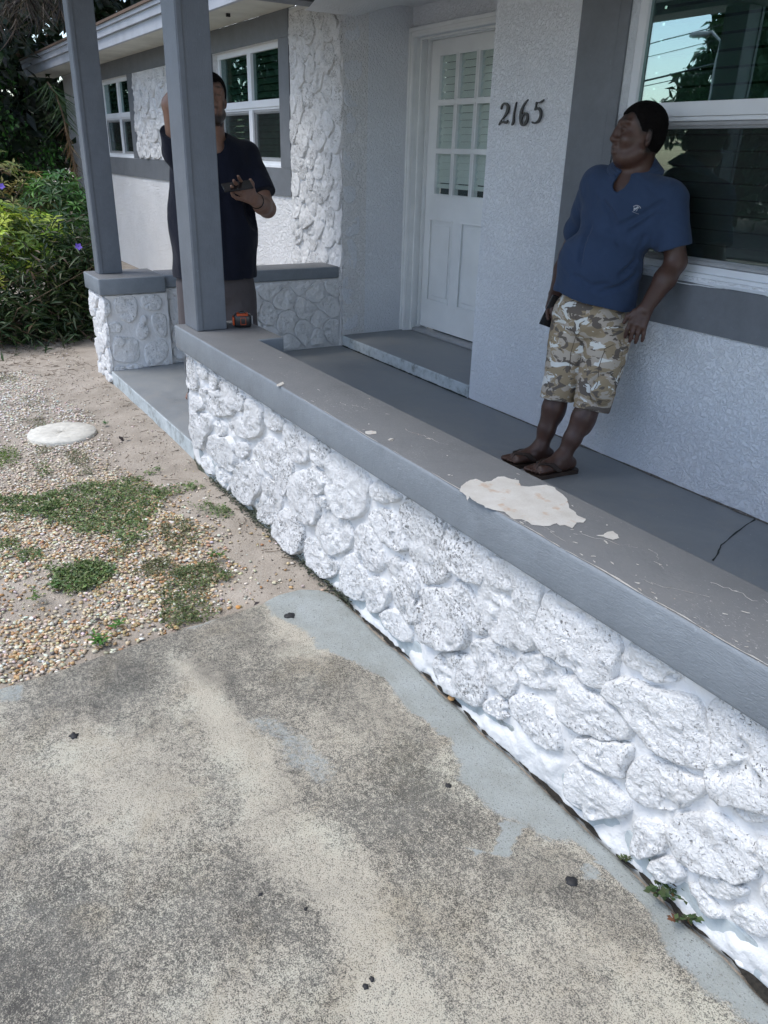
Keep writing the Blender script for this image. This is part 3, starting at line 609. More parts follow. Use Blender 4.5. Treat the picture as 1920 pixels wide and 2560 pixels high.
# ---- pier and far wall on the other side of the step -----------------------
pier = thing('stone_pier', 'short white stone pier with grey cap under the far porch post', 'pier', (-5.65, 1.4, 0))
frP = lambda u, v, h: np.stack([-5.47+np.asarray(h), u, v], -1)
frPf = lambda u, v, h: np.stack([u, 1.215-np.asarray(h), v], -1)
def sp(x, y): return (200+x*.434, 640+y*.434)
PP = []
for pts in (((200,235),(300,222),(325,250),(330,350),(290,385),(235,365),(205,310)), ((355,225),(460,215),(475,300),(425,315),(370,310),(350,260)),
            ((170,385),(225,380),(245,415),(225,450),(170,440)), ((350,350),(385,345),(385,400),(400,430),(370,490),(320,450),(340,400)),
            ((415,330),(490,330),(505,380),(500,470),(450,460),(415,400)), ((190,475),(270,470),(330,480),(350,540),(340,600),(290,615),(190,610)),
            ((370,520),(450,475),(500,490),(515,560),(470,610),(400,640),(380,600)), ((275,630),(340,620),(375,640),(330,655),(275,660)), ((190,640),(260,632),(262,662),(200,668)),
            ((190,470),(240,462),(262,490),(250,522),(205,520)), ((480,600),(520,590),(528,625),(485,632)), ((130,250),(175,250),(180,330),(140,360))):
    q = [onx(*sp(*p), -5.46) for p in pts]; PP.append([(a[1], a[2]) for a in q])
put_stones(PP, frP, pier, M_STONE, (.012, .020), 40, .8, 400, .97, 13)
put_stones(voronoi_cells(-5.83, -5.46, .0, .58, .12, 11, 1.1, .008), frPf, pier, M_STONE, (.014, .028), 40, 1, 430)
mortar_front('mortar', 1.215, 1.62, -.03, .585, frP, pier, .02); mortar_front('mortar', -5.84, -5.47, -.03, .585, frPf, pier, .02)
box('pier_core', (-5.84, -5.474, 1.219, 1.62, -.06, .588), M_STUCCOW, pier)
cap_bar('pier_cap', [(-5.845, 1.180), (-5.44, 1.185), (-5.44, 1.625), (-5.845, 1.625)], .592, .70, pier, M_CAPTOP, M_CAP)
wall2 = thing('stone_wall', 'white stone low wall closing the far end of the porch, grey coping on top', 'wall', (-5.6, 2.3, 0))
frW = lambda u, v, h: np.stack([-5.52+np.asarray(h), u, v], -1)
cells = voronoi_cells(1.66, 3.0, .10, .60, .135, 21, 1.25, .010)
put_stones(cells, frW, wall2, M_STONE, (.014, .024), 40, .9, 500, .975, 13)
mortar_front('mortar', 1.63, 3.0, .085, .605, frW, wall2, .02)
box('wall_core', (-5.74, -5.524, 1.63, 3.0, -.06, .608), M_STUCCOW, wall2)
cap_bar('coping', [(-5.77, 1.632), (-5.50, 1.632), (-5.50, 2.992), (-5.77, 2.992)], .61, .695, wall2, M_CAPTOP, M_CAP)

# ---- porch floor, step, door step -----------------------------------------
def slab(name, x0, x1, y0, y1, z0, z1, mt, me, bev=.008, parent=None):
    o = box(name, (x0, x1, y0, y1, z0, z1), me, parent, bev); o.data.materials.append(mt)
    for p in o.data.polygons:
        if p.normal.z > .9: p.material_index = 1
    return o
tag(slab('porch_floor', -5.50, 1.6, 1.208, 3.02, -.1, .09, M_FLOOR, M_EDGE), kind='structure')
# the crack across the floor
V = []; F = []; pr = None
pts = [D(1632, 1120), D(1604, 1142), D(1578, 1160), D(1558, 1178), D(1552, 1195), D(1540, 1212)]
for i, p in enumerate(np.array([onz(*q, .09) for q in pts])):
    V.append(p)
V = resample(np.array(V)[:, :2], 60)[:36]; q = []
cr = np.array([onz(*p, .09)[:2] for p in pts]); t = np.linspace(0, len(cr)-1, 60); cx = np.interp(t, range(len(cr)), cr[:, 0])+.006*fbm(np.stack([t, t*0, t*0], -1)*1.3, 3); cy = np.interp(t, range(len(cr)), cr[:, 1])+.006*fbm(np.stack([t, t*0+5, t*0], -1)*1.3, 3)
wd = .0036+.0022*fbm(np.stack([t*2, t*0, t*0], -1), 2); VV = np.concatenate([np.stack([cx-wd, cy, cx*0+.0912], 1), np.stack([cx+wd, cy, cx*0+.0912], 1)]); F = [[i, i+1, i+61, i+60] for i in range(59)]
tag(obj('floor_crack', VV, F, M_ROOM, None, False), kind='structure')
# ================================================================== HOUSE
house = thing('house', 'single storey stucco house, white with grey trim, white door and dark windows', 'house', (-4.0, 3.2, 0))
HY = 3.01
def wall_open(name, x0, x1, z0, z1, y0, y1, ops, mat):
    xs = sorted({x0, x1, *[o[0] for o in ops], *[o[1] for o in ops]}); bl = []
    for a, b in zip(xs[:-1], xs[1:]):
        cuts = sorted([(o[2], o[3]) for o in ops if o[0] <= a and o[1] >= b]); z = z0
        for c, d in cuts: bl.append((a, b, y0, y1, z, c)); z = d
        bl.append((a, b, y0, y1, z, z1))
    return boxes(name, bl, mat, house)
WN = (-2.87, -.95, 1.03, 2.26); WR = (-8.0, -6.52, 1.36, 2.285); WF = (-12.38, -10.91, 1.36, 2.285)
wall_open('front_wall', -3.82, 1.6, -.05, 2.44, HY, HY+.2, [WN], M_STUCCO)
wall_open('far_front_wall', -14.6, -5.48, -.05, 2.47, HY, HY+.2, [WR, WF], M_STUCCOW)
box('recess_wall', (-5.60, -5.48, HY+.2, 3.60, .05, 2.44), M_STUCCO, house); box('recess_wall', (-3.80, -3.70, HY+.2, 3.60, .05, 2.44), M_STUCCO, house)
wall_open('door_wall', -5.60, -3.70, .05, 2.44, 3.572, 3.78, [(-5.42, -4.48, .05, 2.245)], M_STUCCO)
slab('door_step', -5.478, -3.825, 3.006, 3.80, .05, .176, M_FLOOR, M_EDGE, .012, house)
# dark jagged joint under the step
V = []; F = []; xs = np.linspace(-5.47, -3.83, 120)
for i, x in enumerate(xs):
    a = .004+.003*float(fbm(np.array([x*25, 0., 0.]), 3)); V += [(x, 3.0045, .0915), (x, 3.0045, .0925+a*1.5), (x, 3.0045-a*1.6, .0915)]
    if i: b = 3*i; F += [(b-3, b, b+1, b-2), (b-1, b+2, b, b-3)]
obj('step_joint', np.array(V), F, M_ROOM, house, False)
V = []; F = []; xs = np.linspace(-3.82, -.4, 300)
for i, x in enumerate(xs):
    a = max(.0006, .006+.009*float(fbm(np.array([x*12, 4., 0.]), 4))); V += [(x, 3.008-a*.3, .0915), (x, 3.0085, .0935+a*.5), (x, 3.008-a*1.3, .0915)]
    if i: b = 3*i; F += [(b-3, b, b+1, b-2), (b-1, b+2, b, b-3)]
obj('wall_joint', np.array(V), F, simple('dirty_joint', (.12, .11, .10), .9, .7, 90), house, False)
# ceilings
u = np.linspace(-5.49, -3.8, 24); v = np.linspace(2.72, 3.60, 20); U, Vv = np.meshgrid(u, v, indexing='ij')
Zc = 2.436 - .10*np.exp(-((U+5.49)/.22)**2)*sstep(3.5, 3.05, Vv)
obj('recess_ceiling', np.stack([U, Vv, Zc], -1).reshape(-1, 3), grid_faces(24, 20), M_CEIL, house)
boxes('porch_ceiling', [(-5.44, 1.6, 1.42, 3.0, 2.44, 2.47), (-5.6, 1.6, 3.0, 3.7, 2.444, 2.49)], M_CEIL, house)
box('side_beam', (-5.66, -5.47, 1.44, 2.995, 2.385, 2.62), M_TRIM, house); box('front_beam', (-5.86, 1.6, 1.19, 1.425, 2.37, 2.62), M_TRIM, house)
boxes('porch_roof', [(-6.1, 1.9, .72, 3.2, 2.63, 2.72)], M_ROOF, house); boxes('porch_soffit', [(-6.1, 1.9, .74, 1.18, 2.58, 2.60)], M_SOFFIT, house); box('porch_fascia', (-6.1, 1.9, .70, .735, 2.55, 2.73), M_FASCIA, house)
# far eave
box('soffit', (-15.2, -5.68, 2.60, 3.0, 2.470, 2.485), M_SOFFIT, house)
bm = bmesh.new(); bx(bm, -15.25, -5.68, 2.562, 2.595, 2.462, 2.585, .003); bx(bm, -15.28, -5.68, 2.535, 2.558, 2.565, 2.665, .003); bx(bm, -15.30, -5.68, 2.515, 2.533, 2.635, 2.675, .003); bmobj('fascia', bm, M_FASCIA, house)
V = np.array([(-15.32, 2.50, 2.68), (-5.7, 2.50, 2.68), (-5.7, 6.5, 4.15), (-13.2, 6.5, 4.15), (-15.32, 2.50, 2.70), (-5.7, 2.50, 2.70), (-5.7, 6.5, 4.17), (-13.2, 6.5, 4.17)])
obj('roof', V, [(0, 1, 2, 3), (4, 5, 6, 7), (0, 1, 5, 4), (0, 3, 7, 4)], M_ROOF, house, False)
box('drip_edge', (-15.33, -5.68, 2.495, 2.513, 2.672, 2.694), simple('brown_drip_edge', (.14, .10, .075), .6), house)
for px, py in D(238*1.0, 205)and((258, 262), (570, 33)):
    p = ony(px, py, 2.9) if 0 else onz(px, py, 2.47); box('soffit_clip', (p[0]-.01, p[0]+.01, p[1]-.015, p[1]+.015, 2.445, 2.469), M_BLACK, house)
# grey bands round the far windows
T = .014
boxes('window_band', [(-12.6, -6.335, HY-T, HY-.002, 2.287, 2.468), (-12.6, -6.335, HY-T, HY-.002, 1.145, 1.358), (-6.52, -6.335, HY-T, HY-.002, 1.36, 2.285), (-8.2, -8.0, HY-T, HY-.002, 1.36, 2.285), (-10.91, -10.71, HY-T, HY-.002, 1.36, 2.285), (-12.6, -12.38, HY-T, HY-.002, 1.36, 2.285)], M_TRIM, house)
boxes('window_band', [(-3.17, -2.93, 2.995, HY-.002, .81, 2.438), (-2.93, 1.5, 2.995, HY-.002, .81, 1.005), (-2.93, 1.5, 2.995, HY-.002, 2.27, 2.438)], M_TRIM, house)
boxes('window_reveal', [(-2.93, -2.872, 2.996, 3.008, 1.007, 2.268)], M_TRIM, house)
# a near window's reveal: jamb and sloping sill
V = np.array([(-2.93, 2.994, 1.006), (1.5, 2.994, 1.006), (1.5, 3.075, 1.030), (-2.93, 3.075, 1.030)]); obj('window_sill', V, [(0, 1, 2, 3)], M_TRIM, house, False)
frH = lambda u, v, h: np.stack([u, HY-np.asarray(h), v], -1)
pan = obj('stone_panel', *[np.array([(-10.71, HY-.003, 1.36), (-8.2, HY-.003, 1.36), (-8.2, HY-.003, 2.286), (-10.71, HY-.003, 2.286)]), [(0, 1, 2, 3)]], M_MORTAR, house, False, {'moss': np.zeros(4)})
put_stones([c for c in voronoi_cells(-10.70, -8.21, 1.37, 2.28, .30, 31, .75, .014)], frH, pan, M_STONE_L, (.014, .024), 44, 2.4, 600, .97, 15)
# the tall stone column beside the door recess
col = obj('stone_column', *[(lambda U, Vv: frH(U.ravel(), Vv.ravel(), (.006+.004*fbm(np.stack([U*9, Vv*9, U*0], -1), 3)).ravel()))(*np.meshgrid(np.linspace(-6.33, -5.482, 40), np.linspace(.0, 2.45, 90), indexing='ij')), grid_faces(40, 90)], M_MORTAR, house, True, {'moss': np.zeros(3600)})
PC = voronoi_cells(-6.322, -5.487, .42, 2.43, .150, 47, 1.3, .007)
put_stones(PC, frH, col, M_STONE_L, (.014, .026), 44, 1.15, 700, .985, 14)
frQ = lambda u, v, h: np.stack([-5.48+np.asarray(h), u, v], -1)
zz = .2; k = 0; QS = []
while zz < 2.3:
    hh = RS.uniform(.13, .26); e = RS.uniform(.10, .17); QS.append([(3.012, zz+.008), (3.012, zz+hh-.008), (3.01+e*.8, zz+hh-.012), (3.01+e, zz+hh*.5), (3.01+e*.9, zz+.012)]); zz += hh
put_stones(QS, frQ, col, M_STUCCO, (.002, .004), 32, .25, 900, .93, 12)

# ---- door ------------------------------------------------------------------
door = house
fr = bmesh.new()
for (y0, y1, i0, o0) in ((3.548, 3.571, 0, .058), (3.540, 3.5475, .034, .058), (3.543, 3.5475, .004, .016)):   # moulded casing
    bx(fr, -5.420-o0, -5.420-i0, y0, y1, .178, 2.245+o0, .002); bx(fr, -4.48+i0, -4.48+o0, y0, y1, .178, 2.245+o0, .002)
    bx(fr, -5.420-i0+.001, -4.48+i0-.001, y0, y1, 2.245+i0, 2.245+o0, .002)
# jamb lining and stops
bx(fr, -5.438, -5.419, 3.5725, 3.76, .178, 2.262, .001); bx(fr, -4.479, -4.46, 3.5725, 3.76, .178, 2.262, .001); bx(fr, -5.4185, -4.4805, 3.5725, 3.76, 2.2455, 2.262, .001)
for y in (3.605, 3.668): bx(fr, -5.4185, -5.406, y, y+.03, .178, 2.245, .002); bx(fr, -4.494, -4.4805, y, y+.03, .178, 2.245, .002); bx(fr, -5.405, -4.495, y, y+.03, 2.233, 2.2454, .002)
bmobj('door_frame', fr, M_WHITE, house)
box('threshold', (-5.417, -4.482, 3.62, 3.72, .177, .200), M_STEEL, house, .004)
DX0, DX1, DZ0, DZ1, DY = -5.418, -4.500, .212, 2.232, 3.700
cols = [(-5.285, -5.094), (-5.053, -4.862), (-4.821, -4.630)]; rows = [(1.222, 1.498), (1.533, 1.815), (1.853, 2.130)]
pans = [(-5.33, -5.045, .432, 1.036), (-4.925, -4.64, .432, 1.036)]
def wo(bl, x0, x1, z0, z1, y0, y1, ops):
    xs = sorted({x0, x1, *[o[0] for o in ops], *[o[1] for o in ops]})
    for a, b in zip(xs[:-1], xs[1:]):
        z = z0
        for c, d in sorted([(o[2], o[3]) for o in ops if o[0] <= a+1e-6 and o[1] >= b-1e-6]): bl.append((a, b, y0, y1, z, c)); z = d
        bl.append((a, b, y0, y1, z, z1))
bl = []; wo(bl, DX0, DX1, DZ0, DZ1, DY, DY+.044, [(c[0]-.001, c[1]+.001, r[0]-.001, r[1]+.001) for c in cols for r in rows]+pans)
M_DOOR = simple('door_white_paint', (.80, .82, .82), .4, .07, 3, 30, .0006, .5)
dr = boxes('door', bl, M_DOOR, house)
for c in cols:
    for r in rows:
        f = bmesh.new()
        for y0, y1, t in ((DY-.006, DY-.0005, .012), (DY-.010, DY-.0065, .006)):
            bx(f, c[0]-t, c[0], y0, y1, r[0]-t, r[1]+t, .001); bx(f, c[1], c[1]+t, y0, y1, r[0]-t, r[1]+t, .001); bx(f, c[0]+.0005, c[1]-.0005, y0, y1, r[0]-t, r[0], .001); bx(f, c[0]+.0005, c[1]-.0005, y0, y1, r[1], r[1]+t, .001)
        bmobj('glazing_bead', f, M_DOOR, dr); box('pane', (c[0], c[1], DY+.012, DY+.016, r[0], r[1]), M_DGLASS, dr)
for p in pans:
    f = bmesh.new(); t = .012
    x0, x1, z0, z1 = p
    for k, (y, q) in enumerate(((DY+.010, 0), (DY+.004, .034))):
        pass
    bx(f, x0+.0005, x1-.0005, DY+.013, DY+.043, z0+.0005, z1-.0005); bx(f, x0+.035, x1-.035, DY+.004, DY+.0125, z0+.035, z1-.035, .006, 2)
    for a in ((x0-.006, x0+.006, z0-.006, z1+.006), (x1-.006, x1+.006, z0-.006, z1+.006), (x0+.0065, x1-.0065, z0-.006, z0+.006), (x0+.0065, x1-.0065, z1-.006, z1+.006)): bx(f, a[0], a[1], DY-.004, DY+.003, a[2], a[3], .002)
    bmobj('panel', f, M_DOOR, dr)
z = 1.30
while z < 2.15:
    V = np.array([(-5.30, 3.720, z), (-4.61, 3.720, z), (-4.61, 3.736, z+.0455), (-5.30, 3.736, z+.0455)]); obj('slat', V, [(0, 1, 2, 3)], M_SLAT, dr, False); z += .0465
box('blind_rail', (-5.30, -4.61, 3.719, 3.742, 1.262, 1.292), M_SLAT, dr, .003); boxes('room_behind', [(-5.5, -4.4, 3.90, 3.92, 0, 2.4)], M_ROOM, house)
bm = bmesh.new(); bx(bm, -4.60, -4.555, DY-.012, DY-.0005, 1.10, 1.145, .005); bx(bm, -4.592, -4.563, DY-.06, DY-.0125, 1.108, 1.137, .01); bmobj('door_knob', bm, M_STEEL, dr)
# ---- windows ---------------------------------------------------------------
def ring(bm, x0, x1, z0, z1, y0, y1, t, b=.002):
    bx(bm, x0, x0+t, y0, y1, z0, z1, b); bx(bm, x1-t, x1, y0, y1, z0, z1, b); bx(bm, x0+t+.0004, x1-t-.0004, y0, y1, z0, z0+t, b); bx(bm, x0+t+.0004, x1-t-.0004, y0, y1, z1-t, z1, b)
def window(op, split, mid, glass, sl, name='window', yf=3.055):
    x0, x1, z0, z1 = op; f = bmesh.new(); ring(f, x0, x1, z0, z1, yf, yf+.06, .045); 
    wd = obj(name, np.zeros((0, 3)), [], M_VINYL, house); wd.data = bmobj('tmp', f, M_VINYL, house).data; bpy.data.objects.remove(bpy.data.objects['tmp']) 
    wd.data.name = name
    m = bmesh.new(); bx(m, x0+.0455, x1-.0455, yf-.012, yf+.05, mid-.028, mid+.028, .002); bx(m, x0+.0455, x1-.0455, yf-.002, yf+.05, mid-.046, mid-.0285, .002); bmobj('meeting_rail', m, M_VINYL, wd)
    xs = [x0+.045]+[s for s in split]+[x1-.045]
    for s in split: box('mullion', (s-.04, s+.04, yf-.008, yf+.055, z0+.0455, mid-.047), M_VINYL, wd, .002); box('mullion', (s-.04, s+.04, yf-.008, yf+.055, mid+.0285, z1-.0455), M_VINYL, wd, .002)
    for i in range(len(xs)-1):
        a = xs[i]+(.04 if i else 0)+.001; b = xs[i+1]-(.04 if i < len(xs)-2 else 0)-.001
        s_ = bmesh.new(); ring(s_, a, b, z0+.046, mid-.047, yf+.012, yf+.035, .028); bmobj('sash', s_, M_VINYL if name == 'window' else M_VINYL, wd)
        box('pane', (a+.0285, b-.0285, yf+.022, yf+.026, z0+.0745, mid-.0755), glass, wd); box('pane', (a, b, yf+.018, yf+.022, mid+.029, z1-.046), glass, wd)
        sc = bmesh.new(); ring(sc, a+.002, b-.002, z0+.048, mid-.049, yf+.002, yf+.0105, .014, .001); bmobj('screen_frame', sc, M_STEEL, wd)
        box('insect_screen', (a+.0165, b-.0165, yf+.006, yf+.007, z0+.063, mid-.064), M_SCREEN, wd)
        z = z0+.07; k = 0
        while z < z1-.05:
            V = np.array([(a, yf+.034, z), (b, yf+.034, z), (b, yf+.060, z+sl*.90), (a, yf+.060, z+sl*.90)]); V[:, 2] += [0, .0015*math.sin(k*3.1), .0015*math.sin(k*3.1), 0]
            obj('slat', V, [(0, 1, 2, 3)], M_SLAT, wd, False); z += sl; k += 1
    box('sill_lip', (x0-.01, x1+.01, yf-.03, yf-.001, z0-.012, z0+.016), M_VINYL, wd, .003)
    b = bmesh.new(); bx(b, x0-.1, x1+.1, yf+.28, yf+.30, z0-.2, z1+.1); bmobj('room_behind', b, M_ROOM, wd)
    return wd
window(WN, [], 1.69, M_GLASS, .062)
window(WR, [-7.24], 1.85, M_GLASS2, .052); window(WF, [-11.58], 1.86, M_GLASS2, .052)
# ragged white caulk below the near window
xs = np.linspace(-2.6, -1.6, 120); lo = 1.006-.010*np.clip(.3+fbm(np.stack([xs*9, xs*0, xs*0], -1), 4)*1.6, 0, 1)*sstep(-2.6, -2.45, xs)
V = np.concatenate([np.stack([xs, xs*0+2.990, lo+.002], 1), np.stack([xs, xs*0+3.02, xs*0+1.022], 1)]); obj('caulk', V, [[i, i+1, i+121, i+120] for i in range(119)], M_VINYL, house, False)
# ---- house number ----------------------------------------------------------
def cd(x, y): p = ony(960+x*.28933, y*.28933, 2.998); return (p[0], p[2])
DG = {'2': [[(1013,945),(1016,915),(1032,892),(1055,884),(1078,900),(1086,930),(1080,965),(1060,1000),(1035,1030),(1020,1045),(1040,1042),(1062,1045),(1074,1035),(1072,1060),(1055,1072),(1035,1065),(1012,1070),(994,1083),(998,1065),(1020,1030),(1045,990),(1060,950),(1062,920),(1050,905),(1035,910),(1025,930),(1020,948)]],
      '1': [[(1152,880),(1150,900),(1137,960),(1131,1020),(1128,1060),(1112,1085),(1105,1085),(1112,1050),(1121,980),(1134,920),(1145,885)]],
      '6': [[(1250,858),(1235,885),(1215,920),(1203,955),(1200,985),(1215,970),(1235,970),(1250,985),(1252,1015),(1245,1050),(1228,1080),(1205,1092),(1185,1080),(1175,1050),(1172,1010),(1178,970),(1192,930),(1215,890),(1238,865)], [(1205,1010),(1222,990),(1232,1000),(1230,1030),(1218,1055),(1205,1068),(1197,1055),(1198,1030)]],
      '5': [[(1387,858),(1375,880),(1350,895),(1330,893),(1325,925),(1345,925),(1362,945),(1370,975),(1365,1010),(1350,1045),(1325,1068),(1300,1072),(1280,1062),(1278,1050),(1300,1055),(1325,1045),(1345,1010),(1348,975),(1340,955),(1320,950),(1305,955),(1312,915),(1316,885),(1318,880),(1350,878),(1375,862)]]}
hn = thing('house_number', 'black slanted house number 2165 on the stucco wall between door and window', 'house number', (-3.55, 3.0, 1.67))
for k, loops in DG.items():
    c = bpy.data.curves.new('digit', 'CURVE'); c.dimensions = '2D'; c.fill_mode = 'BOTH'; c.extrude = .004; c.offset = -.0011
    for lp in loops:
        s = c.splines.new('BEZIER'); s.bezier_points.add(len(lp)-1); s.use_cyclic_u = True
        for b, p in zip(s.bezier_points, lp): b.co = (*cd(*p), 0); b.handle_left_type = b.handle_right_type = 'AUTO'
    t = bpy.data.objects.new('t', c); me = bpy.data.meshes.new_from_object(t); bpy.data.objects.remove(t)
    V = np.array([v.co for v in me.vertices]); V = np.stack([V[:, 0], 2.996-V[:, 2]*1.0, V[:, 1]], 1)
    obj('digit', V, [list(f.vertices) for f in me.polygons], M_BLACK, hn, False)
# ---- posts -----------------------------------------------------------------
def post(x0, x1, y0, y1, lab):
    t = thing('porch_post', lab, 'post', ((x0+x1)/2, (y0+y1)/2, .70), 'square grey porch posts')
    box('shaft', (x0, x1, y0, y1, .7005, 2.369), M_POST, t, .004)
    box('corner_board', (x1+.0005, x1+.006, y0+.004, y0+.028, .702, 2.369), M_POST, t, .002)
    return t
post(-3.795, -3.622, 1.212, 1.360, 'thick square grey post on the near end of the stone wall, hiding half a man')
post(-5.765, -5.655, 1.243, 1.400, 'slimmer looking square grey post standing on the far stone pier by the bushes')

# ================================================================== YARD
LEAF = np.array([(0, 0, 0), (.45, .5, .06), (1, 0, -.12), (.45, -.5, .06), (.5, 0, -.03)])
LF = np.array([(0, 4, 1), (1, 4, 2), (2, 4, 3), (3, 4, 0)])
def unit(a): return a/(np.linalg.norm(a, axis=-1, keepdims=True)+1e-9)
def leaves(P, f, nrm, L, Wd, col_, shape=LEAF):
    f = unit(f); s = unit(np.cross(nrm, f)); n = np.cross(f, s); k = len(shape)
    V = P[:, None] + L[:, None, None]*(shape[None, :, 0:1]*f[:, None] + shape[None, :, 1:2]*Wd[:, None, None]*s[:, None] + shape[None, :, 2:3]*n[:, None])
    F = (np.arange(len(P))[:, None, None]*k + LF[None]).reshape(-1, 3); return V.reshape(-1, 3), F, np.repeat(col_, k, 0)
def pal(n, cols, var=.15, wts=None):
    c = np.array(cols)[RS.choice(len(cols), n, p=wts)]; return np.clip(c*(1+var*RS.randn(n, 1))*(1+.06*RS.randn(n, 3)), .004, 1)
def crown(name, blobs, n, L, Wr, cols, parent, mat=None, clump=60, shell=.55, droop=.3, wts=None):
    V, F, K = [], [], []; off = 0; tot = sum(b[3]*b[4]*b[5] for b in blobs)
    for b in blobs:
        m = int(n*b[3]*b[4]*b[5]/tot); nc = max(3, m//clump)
        d = unit(RS.randn(nc, 3)); r = RS.uniform(shell, 1, (nc, 1))**.5; rr = np.array(b[3:6])
        r = r*(1+.22*fbm(d*2.3+b[0], 3))[:, None]
        cc = np.array(b[:3])+d*r*rr; k = RS.randint(0, nc, m); csz = .16*rr.mean()
        P = cc[k]+RS.randn(m, 3)*csz; f = unit(d[k]*.8+RS.randn(m, 3)*.7+[0, 0, -droop]); nr = unit(RS.randn(m, 3)*.6+[0, 0, 1.]+d[k]*.4)
        v, fa, c = leaves(P, f, nr, L*RS.uniform(.6, 1.3, m), np.full(m, Wr), pal(m, cols, .22, wts)*(1+.25*RS.randn(nc, 1))[k].clip(.5, 1.6))
        V.append(v); F.append(fa+off); K.append(c); off += len(v)
    return obj(name, np.concatenate(V), np.concatenate(F), mat or M_LEAF, parent, False, {'col': np.clip(np.concatenate(K), .003, 1)})
DARKG = [(.009, .022, .008), (.013, .030, .010), (.007, .016, .007), (.022, .038, .013)]  # leaf greens set near black to carry the under-canopy shade
def tree(name, lab, cat, base, blobs, n, L, Wr, cols, h, r=.16, group=None):
    t = thing(name, lab, cat, base, group); V, F = tube([base, (base[0]+.1, base[1]+.05, h*.4), (base[0]-.05, base[1]-.05, h)], [r, r*.75, r*.4], 10)
    L_ = [(V, F)]
    for b in blobs[:4]: L_.append(tube([(base[0], base[1], h*.55), ((base[0]+b[0])/2, (base[1]+b[1])/2, (h*.6+b[2])/2+.1), (b[0], b[1], b[2])], [r*.4, r*.3, r*.1], 7))
    V, F = joinvf(L_); obj('trunk', V, F, M_BARK, t); crown('crown', blobs, n, L, Wr, cols, t); return t
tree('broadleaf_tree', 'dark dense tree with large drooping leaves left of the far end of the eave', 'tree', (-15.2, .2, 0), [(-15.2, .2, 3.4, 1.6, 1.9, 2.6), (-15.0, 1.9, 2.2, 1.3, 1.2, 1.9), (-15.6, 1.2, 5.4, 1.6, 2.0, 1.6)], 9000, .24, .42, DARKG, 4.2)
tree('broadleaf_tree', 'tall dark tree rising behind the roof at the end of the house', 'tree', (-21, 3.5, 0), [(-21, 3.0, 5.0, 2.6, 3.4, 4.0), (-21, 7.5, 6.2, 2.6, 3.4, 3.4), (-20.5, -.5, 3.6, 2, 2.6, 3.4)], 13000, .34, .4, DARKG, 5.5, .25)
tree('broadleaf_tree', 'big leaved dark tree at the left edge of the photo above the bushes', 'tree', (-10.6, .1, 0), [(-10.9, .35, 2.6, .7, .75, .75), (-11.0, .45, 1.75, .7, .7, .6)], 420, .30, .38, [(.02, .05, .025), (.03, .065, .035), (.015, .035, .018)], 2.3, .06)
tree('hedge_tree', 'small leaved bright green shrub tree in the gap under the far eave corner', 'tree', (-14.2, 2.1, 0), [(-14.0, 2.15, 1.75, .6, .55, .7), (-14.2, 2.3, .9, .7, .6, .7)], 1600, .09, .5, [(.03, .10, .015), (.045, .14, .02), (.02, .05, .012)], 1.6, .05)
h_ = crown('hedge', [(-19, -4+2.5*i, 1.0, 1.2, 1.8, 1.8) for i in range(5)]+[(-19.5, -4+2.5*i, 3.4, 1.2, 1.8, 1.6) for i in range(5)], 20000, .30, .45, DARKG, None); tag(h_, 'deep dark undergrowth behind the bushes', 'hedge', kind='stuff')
# palm with a skirt of dead fronds
palm = thing('palm_tree', 'palm with brown dead fronds hanging down over the upper left corner', 'palm', (-12.6, -.1, 0))
V, F = tube([(-12.6, -.1, 0), (-12.55, -.05, 2.5), (-12.6, 0, 5.2)], [.17, .14, .15], 12); obj('trunk', V, F, M_BARK, palm)
def strips(P0, P1, wd, col_, sag=.1, seg=5):
    n = len(P0); t = np.linspace(0, 1, seg)[None, :, None]; P = P0[:, None]*(1-t)+P1[:, None]*t; P = P + np.array([0, 0, -1.])*sag*(t*(1-t)*4)
    s = unit(np.cross(P1-P0, RS.randn(n, 3)))[:, None]*(wd[:, None, None]*(1-t*.85)); V = np.stack([P-s, P+s], 2).reshape(-1, 3)
    i = np.arange(n)[:, None]*seg*2; j = np.arange(seg-1)[None]*2; b = i+j; F = np.stack([b, b+1, b+3, b+2], -1).reshape(-1, 4); return V, F, np.repeat(col_, seg*2, 0)
DEAD = [(.05, .038, .026), (.08, .06, .04), (.03, .025, .02), (.11, .09, .065)]
for k in range(9):
    px = [-10, 15, 40, 65, 85, 105, 130, 150, 55][k]; pb = [60, 20, 75, 10, 50, 40, 20, 30, -10][k]; x = -12.2+RS.uniform(-.4, .4)
    top = onx(px+RS.uniform(-25, 25), -90, x); bot = onx(px, pb, x); n = 70; c = np.linspace(0, 1, n)[:, None]; ax = top*(1-c)+bot*c
    P1 = ax+RS.randn(n, 3)*[.10, .14, .06]+[0, 0, -.22]; v, f, cl = strips(ax, P1, RS.uniform(.004, .011, n), pal(n, DEAD, .3), .02); obj('dead_frond', v, f, M_LEAF, palm, False, {'col': cl})
for k in range(7):
    a = RS.uniform(0, 2*PI); n = 60; c = np.linspace(0, 1, n)[:, None]; base = np.array([-12.6, 0, 5.2]); ax = base+np.array([math.cos(a), math.sin(a), 0])*c*2.2+np.array([0, 0, 1.])*(1.2*c-1.9*c*c)
    sd_ = np.where(np.arange(n) % 2, 1, -1)[:, None]*np.array([-math.sin(a), math.cos(a), 0]); v, f, cl = strips(ax, ax+sd_*.5+[0, 0, -.25], np.full(n, .015), pal(n, DARKG, .2)); obj('frond', v, f, M_LEAF, palm, False, {'col': cl})
